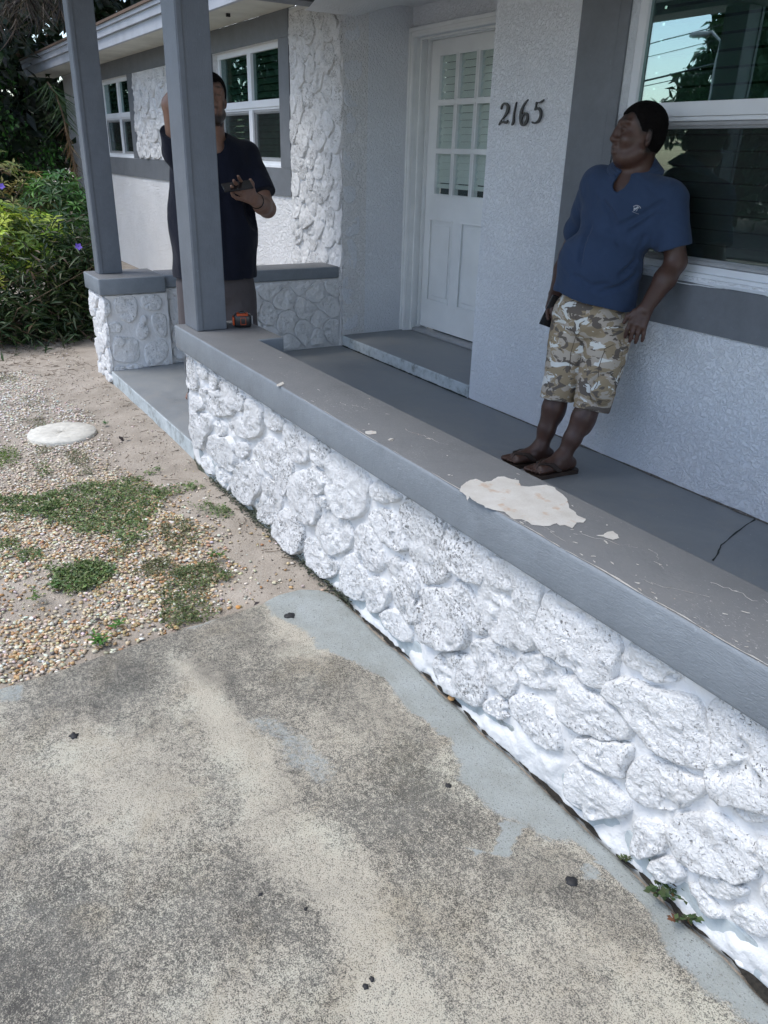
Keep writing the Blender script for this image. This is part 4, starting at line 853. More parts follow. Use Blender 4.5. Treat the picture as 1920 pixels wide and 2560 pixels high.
# drooping half dead frond beside the post
pth = [onx(px, py, -11.2) for px, py in ((118, 205), (140, 235), (158, 290), (172, 350), (188, 420), (196, 480))]
n = 200; c = np.linspace(0, len(pth)-1.001, n); pp = np.array(pth); ax = np.stack([np.interp(c, range(len(pth)), pp[:, k]) for k in range(3)], 1)
gl = c < 2.2; P1 = ax+RS.randn(n, 3)*[.1, .06, .05]+np.where(gl, .0, 0)[:, None]+np.stack([np.zeros(n), np.where(gl, RS.choice([-1, 1], n)*RS.uniform(.12, .3, n), .0), np.where(gl, -.22, -.16)], 1)
cl = np.where(gl[:, None], pal(n, [(.03, .07, .02), (.05, .09, .03)]), pal(n, [(.20, .13, .06), (.14, .09, .045)])); v, f, cc = strips(ax, P1, RS.uniform(.003, .007, n), cl, .0)
fr_ = thing('hanging_frond', 'half dead palm frond drooping to brown between the dark trees and the far porch post', 'palm frond', tuple(ax[0])); obj('leaflet', v, f, M_LEAF, fr_, False, {'col': cc}); tag(fr_.children[0], kind='stuff'); V, F = tube(ax[::8], .012, 6); obj('stem', V, F, M_BARK, fr_)
# ---- bushes
def whorl_bush(name, lab, blobs, n, LL, cols, wts, base, leaflets=7, Wr=.30, sh=.7):
    t = thing(name, lab, 'bush', base); P_, f_, n_, L_, C_ = [], [], [], [], []; tot = sum(b[3]*b[4]+b[4]*b[5] for b in blobs)
    for b in blobs:
        for i in range(int(n*(b[3]*b[4]+b[4]*b[5])/tot)):
            d = unit(RS.randn(3)); d[2] = abs(d[2])*1.1-.25; d = unit(d); r = RS.uniform(sh, 1)*(1+.15*float(fbm(d*2.5+b[0], 2))); c = np.array(b[:3])+d*r*np.array(b[3:6]); ax = unit(d+[0, 0, .9]+RS.randn(3)*.35)
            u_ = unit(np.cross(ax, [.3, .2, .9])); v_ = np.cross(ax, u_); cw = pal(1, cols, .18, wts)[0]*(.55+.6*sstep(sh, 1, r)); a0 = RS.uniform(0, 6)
            for k in range(leaflets):
                a = a0+k*2*PI/leaflets+RS.uniform(-.2, .2); o_ = math.cos(a)*u_+math.sin(a)*v_; P_.append(c+o_*.008); f_.append(o_+ax*RS.uniform(-.25, .45)); n_.append(ax+o_*.1); L_.append(LL*RS.uniform(.7, 1.25)); C_.append(cw*RS.uniform(.8, 1.25))
    m = len(P_); v, f, cl = leaves(np.array(P_), np.array(f_), np.array(n_), np.array(L_), np.full(m, Wr), np.clip(np.array(C_), .004, 1)); obj('foliage', v, f, M_LEAF, t, False, {'col': cl})
    L2 = []
    for b in blobs:
        for k in range(7):
            e = np.array(b[:3])+RS.uniform(-.6, .6, 3)*np.array(b[3:6]); s_ = np.array([b[0]+RS.uniform(-.2, .2), b[1]+RS.uniform(-.25, .25), 0]); L2.append(tube([s_, (s_+e)/2+[0, 0, .05], e], [.012, .009, .004], 6))
    V, F = joinvf(L2); obj('stem', V, F, M_BARK, t); return t
YG = [(.36, .44, .05), (.25, .36, .045), (.13, .22, .03), (.06, .12, .02)]
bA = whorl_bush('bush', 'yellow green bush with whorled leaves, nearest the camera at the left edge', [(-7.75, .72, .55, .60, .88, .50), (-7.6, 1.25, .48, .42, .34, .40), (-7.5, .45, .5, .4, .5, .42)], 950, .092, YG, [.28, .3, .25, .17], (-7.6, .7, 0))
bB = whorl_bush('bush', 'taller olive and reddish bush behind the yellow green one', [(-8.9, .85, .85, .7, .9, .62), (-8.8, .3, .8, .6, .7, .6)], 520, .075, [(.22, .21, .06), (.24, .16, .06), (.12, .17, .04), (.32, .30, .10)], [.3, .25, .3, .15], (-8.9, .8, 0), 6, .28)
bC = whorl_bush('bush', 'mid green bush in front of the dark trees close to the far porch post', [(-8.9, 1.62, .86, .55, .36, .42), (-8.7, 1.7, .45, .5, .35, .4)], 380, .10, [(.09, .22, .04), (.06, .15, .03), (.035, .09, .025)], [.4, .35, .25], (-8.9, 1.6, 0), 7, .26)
# strappy dark bush with violet flowers at the foot
bD = thing('bush', 'dark strappy leaved bush with small violet flowers beside the stone pier', 'bush', (-7.1, 1.0, 0)); n = 5200
bl_ = np.array([(-7.15, .85, .22, .36, .75, .34), (-7.15, 1.32, .30, .32, .28, .40), (-7.2, 1.4, .62, .25, .2, .25)])[RS.choice(3, n, p=[.5, .32, .18])]
P = bl_[:, :3]+RS.randn(n, 3)*bl_[:, 3:]*.52; P[:, 2] = np.abs(P[:, 2]); f = unit(RS.randn(n, 3)*[1, 1, .55]+[.15, 0, .25]); v, fc, cl = leaves(P, f, RS.randn(n, 3)*.5+[0, 0, 1], RS.uniform(.08, .15, n), np.full(n, .16), pal(n, [(.03, .065, .02), (.05, .085, .03), (.02, .04, .018), (.09, .11, .05), (.16, .13, .09)], .2, [.33, .27, .2, .12, .08])); obj('foliage', v, fc, M_LEAF, bD, False, {'col': cl})
st = [tube([(-7.1+RS.uniform(-.25, .3), RS.uniform(.4, 1.5), 0), (-7.1+RS.uniform(-.3, .3), RS.uniform(.4, 1.5), .3), (-7.1+RS.uniform(-.3, .3), RS.uniform(.5, 1.5), .6)], [.006, .005, .002], 5) for _ in range(22)]
V, F = joinvf(st); obj('stem', V, F, M_BARK, bD)
M_VIO = simple('violet_petal', (.17, .10, .50), .5, .15, 30)
for px, py, x in ((3, 466, -7.9), (196, 617, -6.85), (70, 880*.8, -9)):
    if x == -9: continue
    c = onx(px, py, x); n5 = 5; a = np.arange(n5)*2*PI/n5+.3; ax = unit(np.array([1, .0, .5])); u_ = unit(np.cross(ax, [0, 0, 1.])); v_ = np.cross(ax, u_); o_ = np.cos(a)[:, None]*u_+np.sin(a)[:, None]*v_
    shp = LEAF.copy(); shp[:, 1] *= 1.0; v, fc, cl = leaves(c+o_*.002, o_+ax*.35, np.tile(ax, (5, 1)), np.full(5, .030), np.full(5, .95), np.zeros((5, 3)), shp); obj('flower', v, fc, M_VIO, bD if x > -7.5 else bA, False)
# pale gravel and litter seen behind the stems
# ---- gravel -----------------------------------------------------------------
def ico(sub):
    b = bmesh.new(); bmesh.ops.create_icosphere(b, subdivisions=sub, radius=1); V = np.array([v.co[:] for v in b.verts]); F = np.array([[v.index for v in f.verts] for f in b.faces]); b.free(); return V, F
def pebbles(name, P, r, cols, sub, mat, lab, squash=.6):
    V0, F0 = ico(sub); n = len(P); a = RS.uniform(0, 2*PI, n); ca, sa = np.cos(a), np.sin(a); sx = r*RS.uniform(.8, 1.45, n); sy = r*RS.uniform(.65, 1., n); sz = r*squash*RS.uniform(.7, 1.1, n)
    W_ = V0[None]*(1+.13*RS.randn(n, len(V0), 1)); x = W_[..., 0]*sx[:, None]; y = W_[..., 1]*sy[:, None]
    V = np.stack([x*ca[:, None]-y*sa[:, None]+P[:, 0:1], x*sa[:, None]+y*ca[:, None]+P[:, 1:2], W_[..., 2]*sz[:, None]+P[:, 2:3]], -1)
    F = (np.arange(n)[:, None, None]*len(V0)+F0[None]).reshape(-1, 3); o = obj(name, V.reshape(-1, 3), F, mat, None, True, {'col': np.repeat(cols, len(V0), 0)}); tag(o, lab, 'gravel', kind='stuff'); return o
def gz(P):
    q = np.concatenate([P[:, :2], P[:, :1]*0], 1); return -.022+(.010*fbm(q*5, 4)+.004*fbm(q*22, 3))*sstep(-9, -7, P[:, 0])*sstep(-2.5, -1, P[:, 1]) + .022*sstep(.93, 1.12, P[:, 1])*(P[:, 0] < -3.75)+.012*sstep(-3.9, -2.5, P[:, 0])*sstep(.9, 1.2, P[:, 1])
GP = [onz(*p)[:2] for p in ((-60, 925), (60, 925), (120, 985), (215, 1030), (250, 1110), (300, 1180), (400, 1230), (430, 1290), (520, 1310), (560, 1370), (575, 1430), (500, 1500), (420, 1540), (300, 1600), (200, 1640), (0, 1705), (-150, 1745))]; GP += [np.array(q) for q in ((-2.2, -1.2), (-7.0, -1.2), (-7.2, .3))]
n = 95000; Q = np.stack([RS.uniform(-7, -2.2, n), RS.uniform(-1.0, 1.18, n)], 1); q3 = np.concatenate([Q, Q[:, :1]*0], 1); dd = dpoly(Q, GP)+.07*fbm(q3*6, 3)
visible = Q[:, 1] > (-.12 + (-(Q[:, 0]+2.2))*.18 - .25)
bare = fbm(q3*3.2+40, 4) > .42
pr_ = np.where(dd < -.02, .86, np.where(dd < .06, .28, .012)); pr_ = np.where(bare & (dd < 0), pr_*.25, pr_); pr_ = np.where((Q[:, 0] > -3.6) & (Q[:, 0] < -2.3) & (Q[:, 1] > .85) & (dd > .0), np.maximum(pr_, .07*(fbm(q3*5+3, 3) > 0)), pr_)
pr_ = pr_*np.where(Q[:, 0] < -3.9, .60, 1.0); ok = (RS.rand(n) < pr_) & visible & (Q[:, 0] < edge_x(Q[:, 1])-.008); Q = Q[ok]; n = len(Q)
ncol = 1; farw = sstep(-3.2, -5.0, Q[:, 0])[:, None]
c1 = pal(n, [(.58, .49, .34), (.46, .32, .17), (.66, .61, .50), (.38, .21, .09), (.38, .34, .28), (.55, .42, .28), (.24, .22, .19), (.74, .71, .64)], .12, [.26, .22, .17, .08, .08, .11, .03, .05]); c2 = pal(n, [(.72, .66, .58), (.80, .76, .70), (.55, .50, .44), (.62, .52, .40)], .1)
cl = np.clip(c1*(1-farw)+c2*farw, .02, .85); r_ = RS.uniform(.0042, .0092, n)*(1-.12*farw[:, 0]); P = np.concatenate([Q, (gz(Q)+r_*.18+RS.uniform(0, .006, n))[:, None]], 1)
nr = Q[:, 0] > -3.4
pebbles('gravel', P[nr], r_[nr], cl[nr], 2 if nr.sum() < 9000 else 1, M_PEB, 'river pebbles in cream, tan and rust between the driveway and the weeds'); pebbles('gravel', P[~nr], r_[~nr], cl[~nr], 1, M_PEB, 'paler pebbles further along the yard')
print('PEBBLES', nr.sum(), (~nr).sum())
# grit, chips and twigs on the bare soil
n = 5200; Q = np.stack([RS.uniform(-7.2, -2.3, n), RS.uniform(.2, 1.19, n)], 1); ok = (RS.rand(n) < .25+.75*(fbm(np.concatenate([Q, Q[:, :1]*0], 1)*4, 3) > -.1)) & (Q[:, 0] < edge_x(Q[:, 1])-.01); Q = Q[ok]; n = len(Q)
pebbles('grit', np.concatenate([Q, (gz(Q)+.001)[:, None]], 1), RS.uniform(.0015, .0048, n), pal(n, [(.10, .075, .055), (.05, .04, .03), (.30, .25, .20), (.6, .55, .48)], .2, [.4, .3, .18, .12]), 1, M_PEB, 'grit and bark crumbs on the bare soil', .5)
tw = []
for _ in range(420):
    x, y = RS.uniform(-7.2, -2.5), RS.uniform(.45, 1.18); 
    if x > edge_x(np.array([y]))[0]-.03: continue
    if RS.rand() < .5: x = RS.uniform(-7.2, -5.9)
    a = RS.uniform(0, PI); l = RS.uniform(.01, .045); z = float(gz(np.array([[x, y]]))[0])+.003; tw.append(tube([(x, y, z), (x+l*math.cos(a), y+l*math.sin(a), z+.003), (x+1.8*l*math.cos(a+.3), y+1.8*l*math.sin(a+.3), z)], [.0012, .0014, .0008], 4))
V, F = joinvf(tw); tag(obj('twigs', V, F, M_BARK), 'brown twigs and stalks scattered on the dirt', 'twigs', kind='stuff')
# ---- weeds ------------------------------------------------------------------
GREEN = [(.12, .18, .06), (.16, .23, .08), (.08, .13, .045), (.20, .24, .10)]; OLIVE = [(.13, .16, .07), (.18, .19, .09), (.09, .12, .05), (.20, .17, .09)]
def mat_patch(pts, n, L, Wr, cols, hgt=.03, z=.0):
    c = np.array([onz(*p)[:2] for p in pts]); lo, hi = c.min(0), c.max(0); Q = RS.uniform(lo, hi, (n*3, 2)); q3 = np.concatenate([Q, Q[:, :1]*0], 1); d = dpoly(Q, c)-.02+.12*fbm(q3*9, 5, .65); Q = Q[(d < 0) & (RS.rand(len(Q)) < (sstep(.01, -.05, d)+.12)*np.clip(.75+1.3*fbm(q3*22, 3), .08, 1))][:n]; m = len(Q)
    P = np.concatenate([Q, (gz(Q)+RS.uniform(.002, hgt*.65, m))[:, None]], 1); f = RS.randn(m, 3)*[1, 1, .35]+[0, 0, .15]; return leaves(P, f, RS.randn(m, 3)*.45+[0, 0, 1], L*RS.uniform(.6, 1.3, m), np.full(m, Wr), pal(m, cols, .2))
def d3(*p): return [(x*.5787, 900+y*.5787) for x, y in p]
PT = [(d3((200,570),(380,520),(560,510),(700,560),(700,620),(640,700),(600,780),(480,770),(350,760),(300,700),(200,700)), 5200, .016, .5, GREEN, .035), (d3((-60,580),(100,570),(230,560),(260,610),(200,660),(-60,670)), 1500, .017, .5, GREEN, .03),
      (d3((700,680),(820,670),(880,720),(870,800),(760,800),(690,760)), 1300, .011, .45, OLIVE, .022), (d3((590,870),(700,840),(770,860),(750,940),(650,960),(590,920)), 1200, .011, .45, OLIVE, .022), (d3((680,960),(760,900),(860,870),(980,860),(960,920),(900,960),(860,1040),(870,1100),(760,1140),(690,1100)), 3200, .012, .45, GREEN+OLIVE, .03),
      (d3((190,880),(300,900),(400,860),(500,880),(480,940),(340,990),(220,950)), 1500, .019, .45, GREEN, .04), (d3((300,380),(380,390),(420,450),(400,490),(330,480)), 500, .012, .4, OLIVE, .03), (d3((-60,380),(70,380),(80,440),(0,460),(-60,460)), 700, .014, .4, [(.14, .22, .03), (.10, .17, .03)], .05),
      (d3((110,240),(210,245),(210,280),(120,275)), 260, .013, .4, OLIVE, .03), (d3((0,60),(70,65),(60,90),(0,85)), 160, .014, .4, OLIVE, .03), (d3((90,150),(220,160),(210,190),(80,190)), 120, .012, .4, OLIVE, .02), (d3((150,360),(230,365),(230,390),(160,390)), 160, .012, .4, OLIVE, .03), (d3((150,430),(210,440),(210,490),(160,480)), 130, .016, .4, GREEN, .03),
      (d3((820,610),(870,620),(930,650),(990,640),(990,680),(920,690),(860,660)), 420, .015, .4, GREEN, .035), (d3((690,540),(770,530),(770,570),(700,580)), 120, .018, .45, GREEN, .03), (d3((780,520),(860,515),(860,545),(790,545)), 70, .02, .45, GREEN, .03), (d3((620,460),(690,450),(680,475),(630,480)), 50, .018, .45, GREEN, .02),
      (d3((450,810),(590,790),(590,830),(500,850)), 220, .013, .4, GREEN+OLIVE, .03), (d3((740,1140*.62),(900,690),(920,720),(800,720)), 80, .01, .4, OLIVE, .02), (d3((-40,760),(80,770),(60,830),(-40,820)), 200, .016, .45, GREEN, .03), (d3((70,800),(170,810),(170,850),(80,850)), 160, .019, .45, GREEN, .03)]
V, F, K, off = [], [], [], 0
for pch in PT:
    v, f, c = mat_patch(*pch); V.append(v); F.append(f+off); K.append(c); off += len(v)
wd_ = obj('ground_cover', np.concatenate(V), np.concatenate(F), M_LEAF, None, False, {'col': np.concatenate(K)}); tag(wd_, 'low green weeds creeping over the gravel and dirt', 'weeds', kind='stuff')
def sprig(name, lab, c, n, L, Wr, cols, spread=.03, hgt=.03, group=None, z=None):
    c = np.array(c, float); t = thing(name, lab, 'weed', tuple(c), group); st = []; P_, f_ = [], []
    for k in range(max(3, n//6)):
        a = RS.uniform(0, 2*PI); e = c+[spread*math.cos(a)*RS.uniform(.4, 1), spread*math.sin(a)*RS.uniform(.4, 1), RS.uniform(.4, 1)*hgt]; st.append(tube([c, (c+e)/2+[0, 0, .005], e], [.0012, .001, .0007], 4))
        for j in range(6):
            p = c+(e-c)*(.35+.65*j/5); aa = a+j*2.4; P_.append(p); f_.append((math.cos(aa), math.sin(aa), .35))
    P_ = np.array(P_); m = len(P_); v, f, cl = leaves(P_, np.array(f_), RS.randn(m, 3)*.3+[0, 0, 1], L*RS.uniform(.6, 1.2, m), np.full(m, Wr), pal(m, cols, .15)); obj('leaves', v, f, M_LEAF, t, False, {'col': cl}); V, F = joinvf(st); obj('stem', V, F, simple('weed_stem', (.09, .10, .04), .6), t); return t
def gp(px, py, z=-.01): return onz(px, py, z)
sprig('weed_plant', 'bright green rosette weed on the gravel close to the driveway edge', gp(250, 1610), 36, .032, .34, [(.08, .20, .04), (.11, .24, .05)], .035, .035)
sprig('weed_plant', 'small broad leaved weed by a grey shoot, just above the rosette weed', gp(297, 1568), 14, .024, .4, [(.08, .20, .04)], .02, .02)
sprig('weed_plant', 'tiny two leaved seedling on the dirt below the porch step', gp(263, 1062), 12, .022, .4, [(.06, .16, .04)], .018, .03)
sprig('weed_plant', 'leafy weed at the edge of the dirt halfway along the wall', gp(545, 1395), 24, .024, .42, [(.08, .20, .04), (.06, .15, .03)], .04, .035)
sprig('weed_plant', 'low weed growing in the dark patch of gravel at the left', gp(150, 1475), 26, .026, .42, [(.07, .16, .03)], .05, .03)
sprig('weed_plant', 'weed with upright leaves in the litter left of the dark patch', gp(90, 1500), 20, .024, .4, [(.07, .16, .03), (.1, .18, .04)], .04, .035)
sprig('weed_plant', 'green and rust coloured creeper rooted in the joint of wall and driveway', gp(1655, 2240, .012), 66, .019, .62, [(.05, .085, .035), (.08, .11, .05), (.07, .12, .04), (.06, .10, .04), (.16, .08, .04)], .055, .06)
sprig('weed_plant', 'smaller rusty leaved end of the creeper, lower down the wall joint', gp(1700, 2300, .012), 30, .016, .62, [(.05, .085, .035), (.07, .11, .04), (.17, .08, .045)], .035, .03)
sprig('weed_plant', 'single tiny leaf cluster sprouting from the crack above the creeper', gp(1560, 2150, .012), 6, .012, .5, [(.08, .11, .04)], .012, .018)
# round concrete cover, brown leaf bits, white pebbles
disc = thing('round_cover', 'round pale concrete cleanout cover lying in the pebbles', 'cover', (-4.55, .70, 0))
c = (onz(76, 1095)+onz(235, 1062)+onz(155, 1108)+onz(150, 1056))/4; n = 48; a = np.arange(n)*2*PI/n; R0 = .185
prof = [(1.0, -.04), (1.0, -.006), (.98, .001), (.5, .003), (.0001, .003)]; V = np.concatenate([np.stack([c[0]+R0*r*np.cos(a)*(1+.01*np.sin(a*5)), c[1]+R0*r*np.sin(a), np.full(n, z)+.001*RS.randn(n)], 1) for r, z in prof])
F = [[k*n+i, k*n+(i+1) % n, (k+1)*n+(i+1) % n, (k+1)*n+i] for k in range(4) for i in range(n)]; obj('lid', V, F, simple('pale_concrete', (.60, .58, .52), .85, .16, 22, 130, .003), disc)
V, F, K = leaves(np.array([gp(297, 1090, .0), gp(325, 1094, .0), gp(255, 1550, .0), gp(650, 1504, .004), gp(520, 1170, 0)]), RS.randn(5, 3)*[1, 1, .1], RS.randn(5, 3)*.1+[0, 0, 1], np.array([.05, .04, .03, .03, .02]), np.full(5, .6), np.array([(.05, .04, .04)]*5)); o = obj('dead_leaves', V, F, M_LEAF, None, False, {'col': K}); tag(o, 'dark dead leaves on the dirt', 'leaves', kind='stuff')
for (px, py, r, cc, lab) in ((1128, 1745, .010, (.55, .30, .12), 'rust brown pebble lodged in the joint at the foot of the wall'), (1855, 2405, .013, (.75, .76, .76), 'white pebble beside the wall joint at lower right'), (595, 1518, .009, (.55, .27, .08), 'orange pebble lying just above the driveway edge')):
    V, F = ico(2); V = V*[r*1.2, r, r*.7]+onz(px, py, .012); tag(obj('pebble', V, F.tolist(), simple('pebble_'+lab.split()[0], cc, .6, .1, 60)), lab, 'pebble')
# ================================================================== STREET SIDE (seen in the window glass)
TB = [tuple(refl(px, py, -13)) for px, py in ((1752, 268), (1785, 205), (1850, 125), (1800, 290), (1875, 55), (1960, 160))]
tree('street_tree', 'tall dark green tree across the street reflected in the near window', 'tree', (TB[0][0]+1.5, -13, 0), [(*p, .78, .9, .78) for p in TB]+[(TB[4][0]+2.4, -13.3, TB[4][2]+.6, 2.4, 2, 2.6), (TB[0][0]+4.2, -13.3, 2.6, 3.2, 1.4, 2.2)], 42000, .27, .5, [(.02, .05, .015), (.03, .07, .02), (.015, .035, .012)], 5.0, .2)
hg = crown('hedge', [(-26+3.4*i, -16, 1.2, 2.2, 1.2, 1.9) for i in range(13)], 12000, .4, .5, [(.02, .045, .015), (.03, .06, .02)], None); tag(hg, 'dark hedge across the street', 'hedge', kind='stuff')
tag(box('road', (-60, 60, -12, -6.5, -.03, .004), simple('asphalt', (.055, .055, .058), .9, .2, 30, 60, .003)), kind='structure')
lp = thing('street_lamp', 'grey street lamp with a curved arm reflected in the near window', 'street lamp', (0, 0, 0)); hp = refl(1748, 84, -9.0); pb = refl(1800, 130, -9.0)
V, F = tube([(pb[0], -9, 0), (pb[0], -9, hp[2]-.6), (pb[0]-.02, -9, hp[2]-.2), ((pb[0]+hp[0])/2, -9, hp[2]+.02), (hp[0], -9, hp[2])], [.09, .07, .03, .03, .03], 8); obj('pole', V, F, M_STEEL, lp)
V, F = ico(2); obj('lamp_head', V*[.26, .1, .06]+hp, F.tolist(), M_STEEL, lp)
if 0: up_ = thing('utility_pole', 'pale utility pole reflected in the near window', 'pole', (0, 0, 0)); b_ = refl(1810, 140, -10.5); V, F = tube([(b_[0], -10.5, 0), (b_[0], -10.5, 9)], [.14, .11], 10); obj('pole', V, F, M_STEEL, up_)
for (a_, b_, r) in (((1614, 111), (1775, 68), .010), ((1608, 146), (1745, 112), .009), ((1598, 205), (1690, 184), .022), ((1596, 219), (1690, 199), .010)):
    A = refl(*a_, -10.2); B = refl(*b_, -10.2); dv = B-A; V, F = tube([A-dv*3, A-dv*1, A, B, B+dv*1.2], [r]*5, 6); tag(obj('overhead_wire', V, F, M_BLACK), 'black overhead wire, number %d from the top, reflected in the near window' % 1 if 0 else {111: 'topmost overhead wire in the sky reflected in the near window', 146: 'second overhead wire from the top in the window reflection', 205: 'thick overhead cable low in the sky reflection', 219: 'lowest thin wire just under the thick cable in the reflection'}[a_[1]], 'wire', 'overhead wires')

# ================================================================== PEOPLE (smooth unions meshed as one surface)
class Field:
    def __init__(s, lo, hi, h):
        s.lo = np.array(lo, float); s.h = h; s.n = np.ceil((np.array(hi)-s.lo)/h).astype(int)+1; s.D = np.full(s.n, .08)
    def sub(s, lo, hi):
        a = np.maximum(((np.array(lo)-s.lo)/s.h).astype(int)-1, 0); b = np.minimum(((np.array(hi)-s.lo)/s.h).astype(int)+2, s.n)
        if (b <= a).any(): return None
        ax = [s.lo[i]+s.h*np.arange(a[i], b[i]) for i in range(3)]; return tuple(slice(a[i], b[i]) for i in range(3)), np.stack(np.meshgrid(*ax, indexing='ij'), -1)
    def put(s, f, lo, hi, k=.02, op='u', m=.08):
        r = s.sub(np.array(lo)-m, np.array(hi)+m)
        if r is None: return
        sl_, P = r; d = f(P); D0 = s.D[sl_]
        if op == 'u': h = np.clip(.5+.5*(d-D0)/k, 0, 1); s.D[sl_] = d*(1-h)+D0*h-k*h*(1-h)
        else: d = -d; h = np.clip(.5-.5*(d-D0)/k, 0, 1); s.D[sl_] = d*(1-h)+D0*h+k*h*(1-h)
    def cap(s, a, b, r1, r2=None, k=.02, op='u'):
        a = np.array(a, float); b = np.array(b, float); r2 = r1 if r2 is None else r2; ab = b-a; L2 = ab@ab+1e-12
        def f(P): t = np.clip(((P-a)@ab)/L2, 0, 1); return np.linalg.norm(P-a-t[..., None]*ab, axis=-1)-(r1+(r2-r1)*t)
        R = max(r1, r2); s.put(f, np.minimum(a, b)-R, np.maximum(a, b)+R, k, op)
    def ell(s, c, ax, r, k=.02, op='u'):
        c = np.array(c, float); A = np.array(ax, float); r = np.array(r, float)
        def f(P): q = (P-c)@A.T; k0 = np.linalg.norm(q/r, axis=-1); k1 = np.linalg.norm(q/r**2, axis=-1); return k0*(k0-1)/np.maximum(k1, 1e-6)
        R = max(r); s.put(f, c-R, c+R, k, op)
    def chain(s, pts, rs, k=.02):
        for i in range(len(pts)-1): s.cap(pts[i], pts[i+1], rs[i], rs[i+1], k)
    def cut(s, p, n):   # keep the side the normal points away from
        ax = [s.lo[i]+s.h*np.arange(s.n[i]) for i in range(3)]; n = unit(np.array(n, float)); p = np.array(p, float)
        d = (ax[0]-p[0])[:, None, None]*n[0]+(ax[1]-p[1])[None, :, None]*n[1]+(ax[2]-p[2])[None, None, :]*n[2]; s.D = np.maximum(s.D, d)
    def cutregion(s, p, n, c, R):
        r = s.sub(np.array(c)-R, np.array(c)+R); sl_, P = r; n = unit(np.array(n, float)); d = (P-np.array(p))@n; m = np.linalg.norm(P-np.array(c), axis=-1) < R
        s.D[sl_] = np.where(m, np.maximum(s.D[sl_], d), s.D[sl_])
    def ripple(s, fn):
        ax = [s.lo[i]+s.h*np.arange(s.n[i]) for i in range(3)]; idx = np.argwhere(np.abs(s.D) < .03); P = s.lo+s.h*idx; s.D[tuple(idx.T)] += fn(P)
    def mesh(s):
        D_ = s.D; i = D_ < 0; N = np.array(D_.shape)-1; cnt = np.zeros(N, int)
        for a in (0, 1):
            for b in (0, 1):
                for c in (0, 1): cnt += i[a:a+N[0], b:b+N[1], c:c+N[2]]
        act = (cnt > 0) & (cnt < 8); ids = -np.ones(N, int); cells = np.argwhere(act); ids[tuple(cells.T)] = np.arange(len(cells))
        S_ = np.zeros((len(cells), 3)); W_ = np.zeros(len(cells)); cr_ = [np.array(q) for q in np.ndindex(2, 2, 2)]
        for p in cr_:
            for ax in range(3):
                if p[ax]: continue
                q = p.copy(); q[ax] = 1; d0 = D_[tuple((cells+p).T)]; d1 = D_[tuple((cells+q).T)]; m = (d0 < 0) != (d1 < 0)
                t = np.where(m, d0/np.where(m, d0-d1, 1), 0); e = p[None]+t[:, None]*(q-p)[None]; S_[m] += e[m]; W_[m] += 1
        V = s.lo+s.h*(cells+S_/W_[:, None]); F = []
        for ax in range(3):
            u_, v_ = [(1, 2), (2, 0), (0, 1)][ax]; sh = [slice(None)]*3; a = D_.take(range(0, D_.shape[ax]-1), ax) < 0; b = D_.take(range(1, D_.shape[ax]), ax) < 0
            E = np.argwhere(a != b); E = E[(E[:, u_] > 0) & (E[:, v_] > 0) & (E[:, u_] < D_.shape[u_]-1) & (E[:, v_] < D_.shape[v_]-1)]; sg = a[tuple(E.T)]
            du = np.zeros(3, int); du[u_] = 1; dv = np.zeros(3, int); dv[v_] = 1; q = [ids[tuple((E-x).T)] for x in (du*0, du, du+dv, dv)]
            Q = np.stack(q, 1); Q = np.where(sg[:, None], Q, Q[:, ::-1]); F.append(Q)
        F = np.concatenate(F); F = F[(F >= 0).all(1)]; return V, F
def frame3(f, tilt=0):
    f = unit(np.array(f, float)); l = unit(np.cross([0, 0, 1.], f)); u_ = np.cross(f, l); 
    l2 = l*math.cos(tilt)+u_*math.sin(tilt); u2_ = -l*math.sin(tilt)+u_*math.cos(tilt); return f, l2, u2_
def head(F_, c, fr, wide=1.0, sc=1.0, ears=True):
    f, l, u_ = fr; P = lambda a, b, z: c+sc*(f*a+l*b*wide+u_*z); A = [l, f, u_]
    F_.ell(P(-.008, 0, .032), A, np.array((.077*wide, .097, .086))*sc, .02)
    F_.ell(P(.024, 0, -.045), A, np.array((.060*wide, .072, .080))*sc, .03)
    F_.ell(P(.066, 0, -.100), A, np.array((.030, .026, .026))*sc, .025)
    for s_ in (-1, 1):
        F_.ell(P(.060, s_*.040, -.032), A, np.array((.026, .026, .028))*sc, .02); F_.cap(P(.0, s_*.056, -.075), P(.055, s_*.030, -.108), .018*sc, .014*sc, .03)
        F_.cap(P(.084, s_*.012, .036), P(.072, s_*.048, .036), .013*sc, .010*sc, .014)
        F_.ell(P(.100, s_*.031, .008), A, np.array((.019, .016, .013))*sc, .010, 's'); F_.ell(P(.079, s_*.031, .008), A, np.array((.018, .013, .012))*sc, .006)
        F_.ell(P(.100, s_*.015, -.034), A, np.array((.012, .011, .010))*sc, .008)
        if ears: F_.ell(P(-.014, s_*.083, -.018), A, np.array((.020, .011, .034))*sc, .005); F_.ell(P(-.008, s_*.094, -.016), A, np.array((.011, .009, .021))*sc, .004, 's'); F_.ell(P(-.012, s_*.082, -.046), A, np.array((.010, .008, .010))*sc, .005)
    F_.chain([P(.088, 0, .030), P(.099, 0, .000), P(.109, 0, -.028)], [.011*sc, .012*sc, .016*sc], .014)
    F_.cap(P(.097, -.018, -.060), P(.097, .018, -.060), .0100*sc, None, .010); F_.cap(P(.096, -.012, -.060), P(.096, .012, -.060), .010*sc, None, .008)
    F_.cap(P(.095, -.015, -.078), P(.095, .015, -.078), .0115*sc, None, .010); F_.cap(P(.111, -.022, -.069), P(.111, .022, -.069), .0040*sc, None, .005, 's')
def hairg(a_, b_, z_, off): return np.minimum(np.minimum(off+.050-z_+.25*np.abs(b_), np.maximum(a_-.012-.6*z_, .002-z_)), np.maximum(a_+.020, -.070-z_))
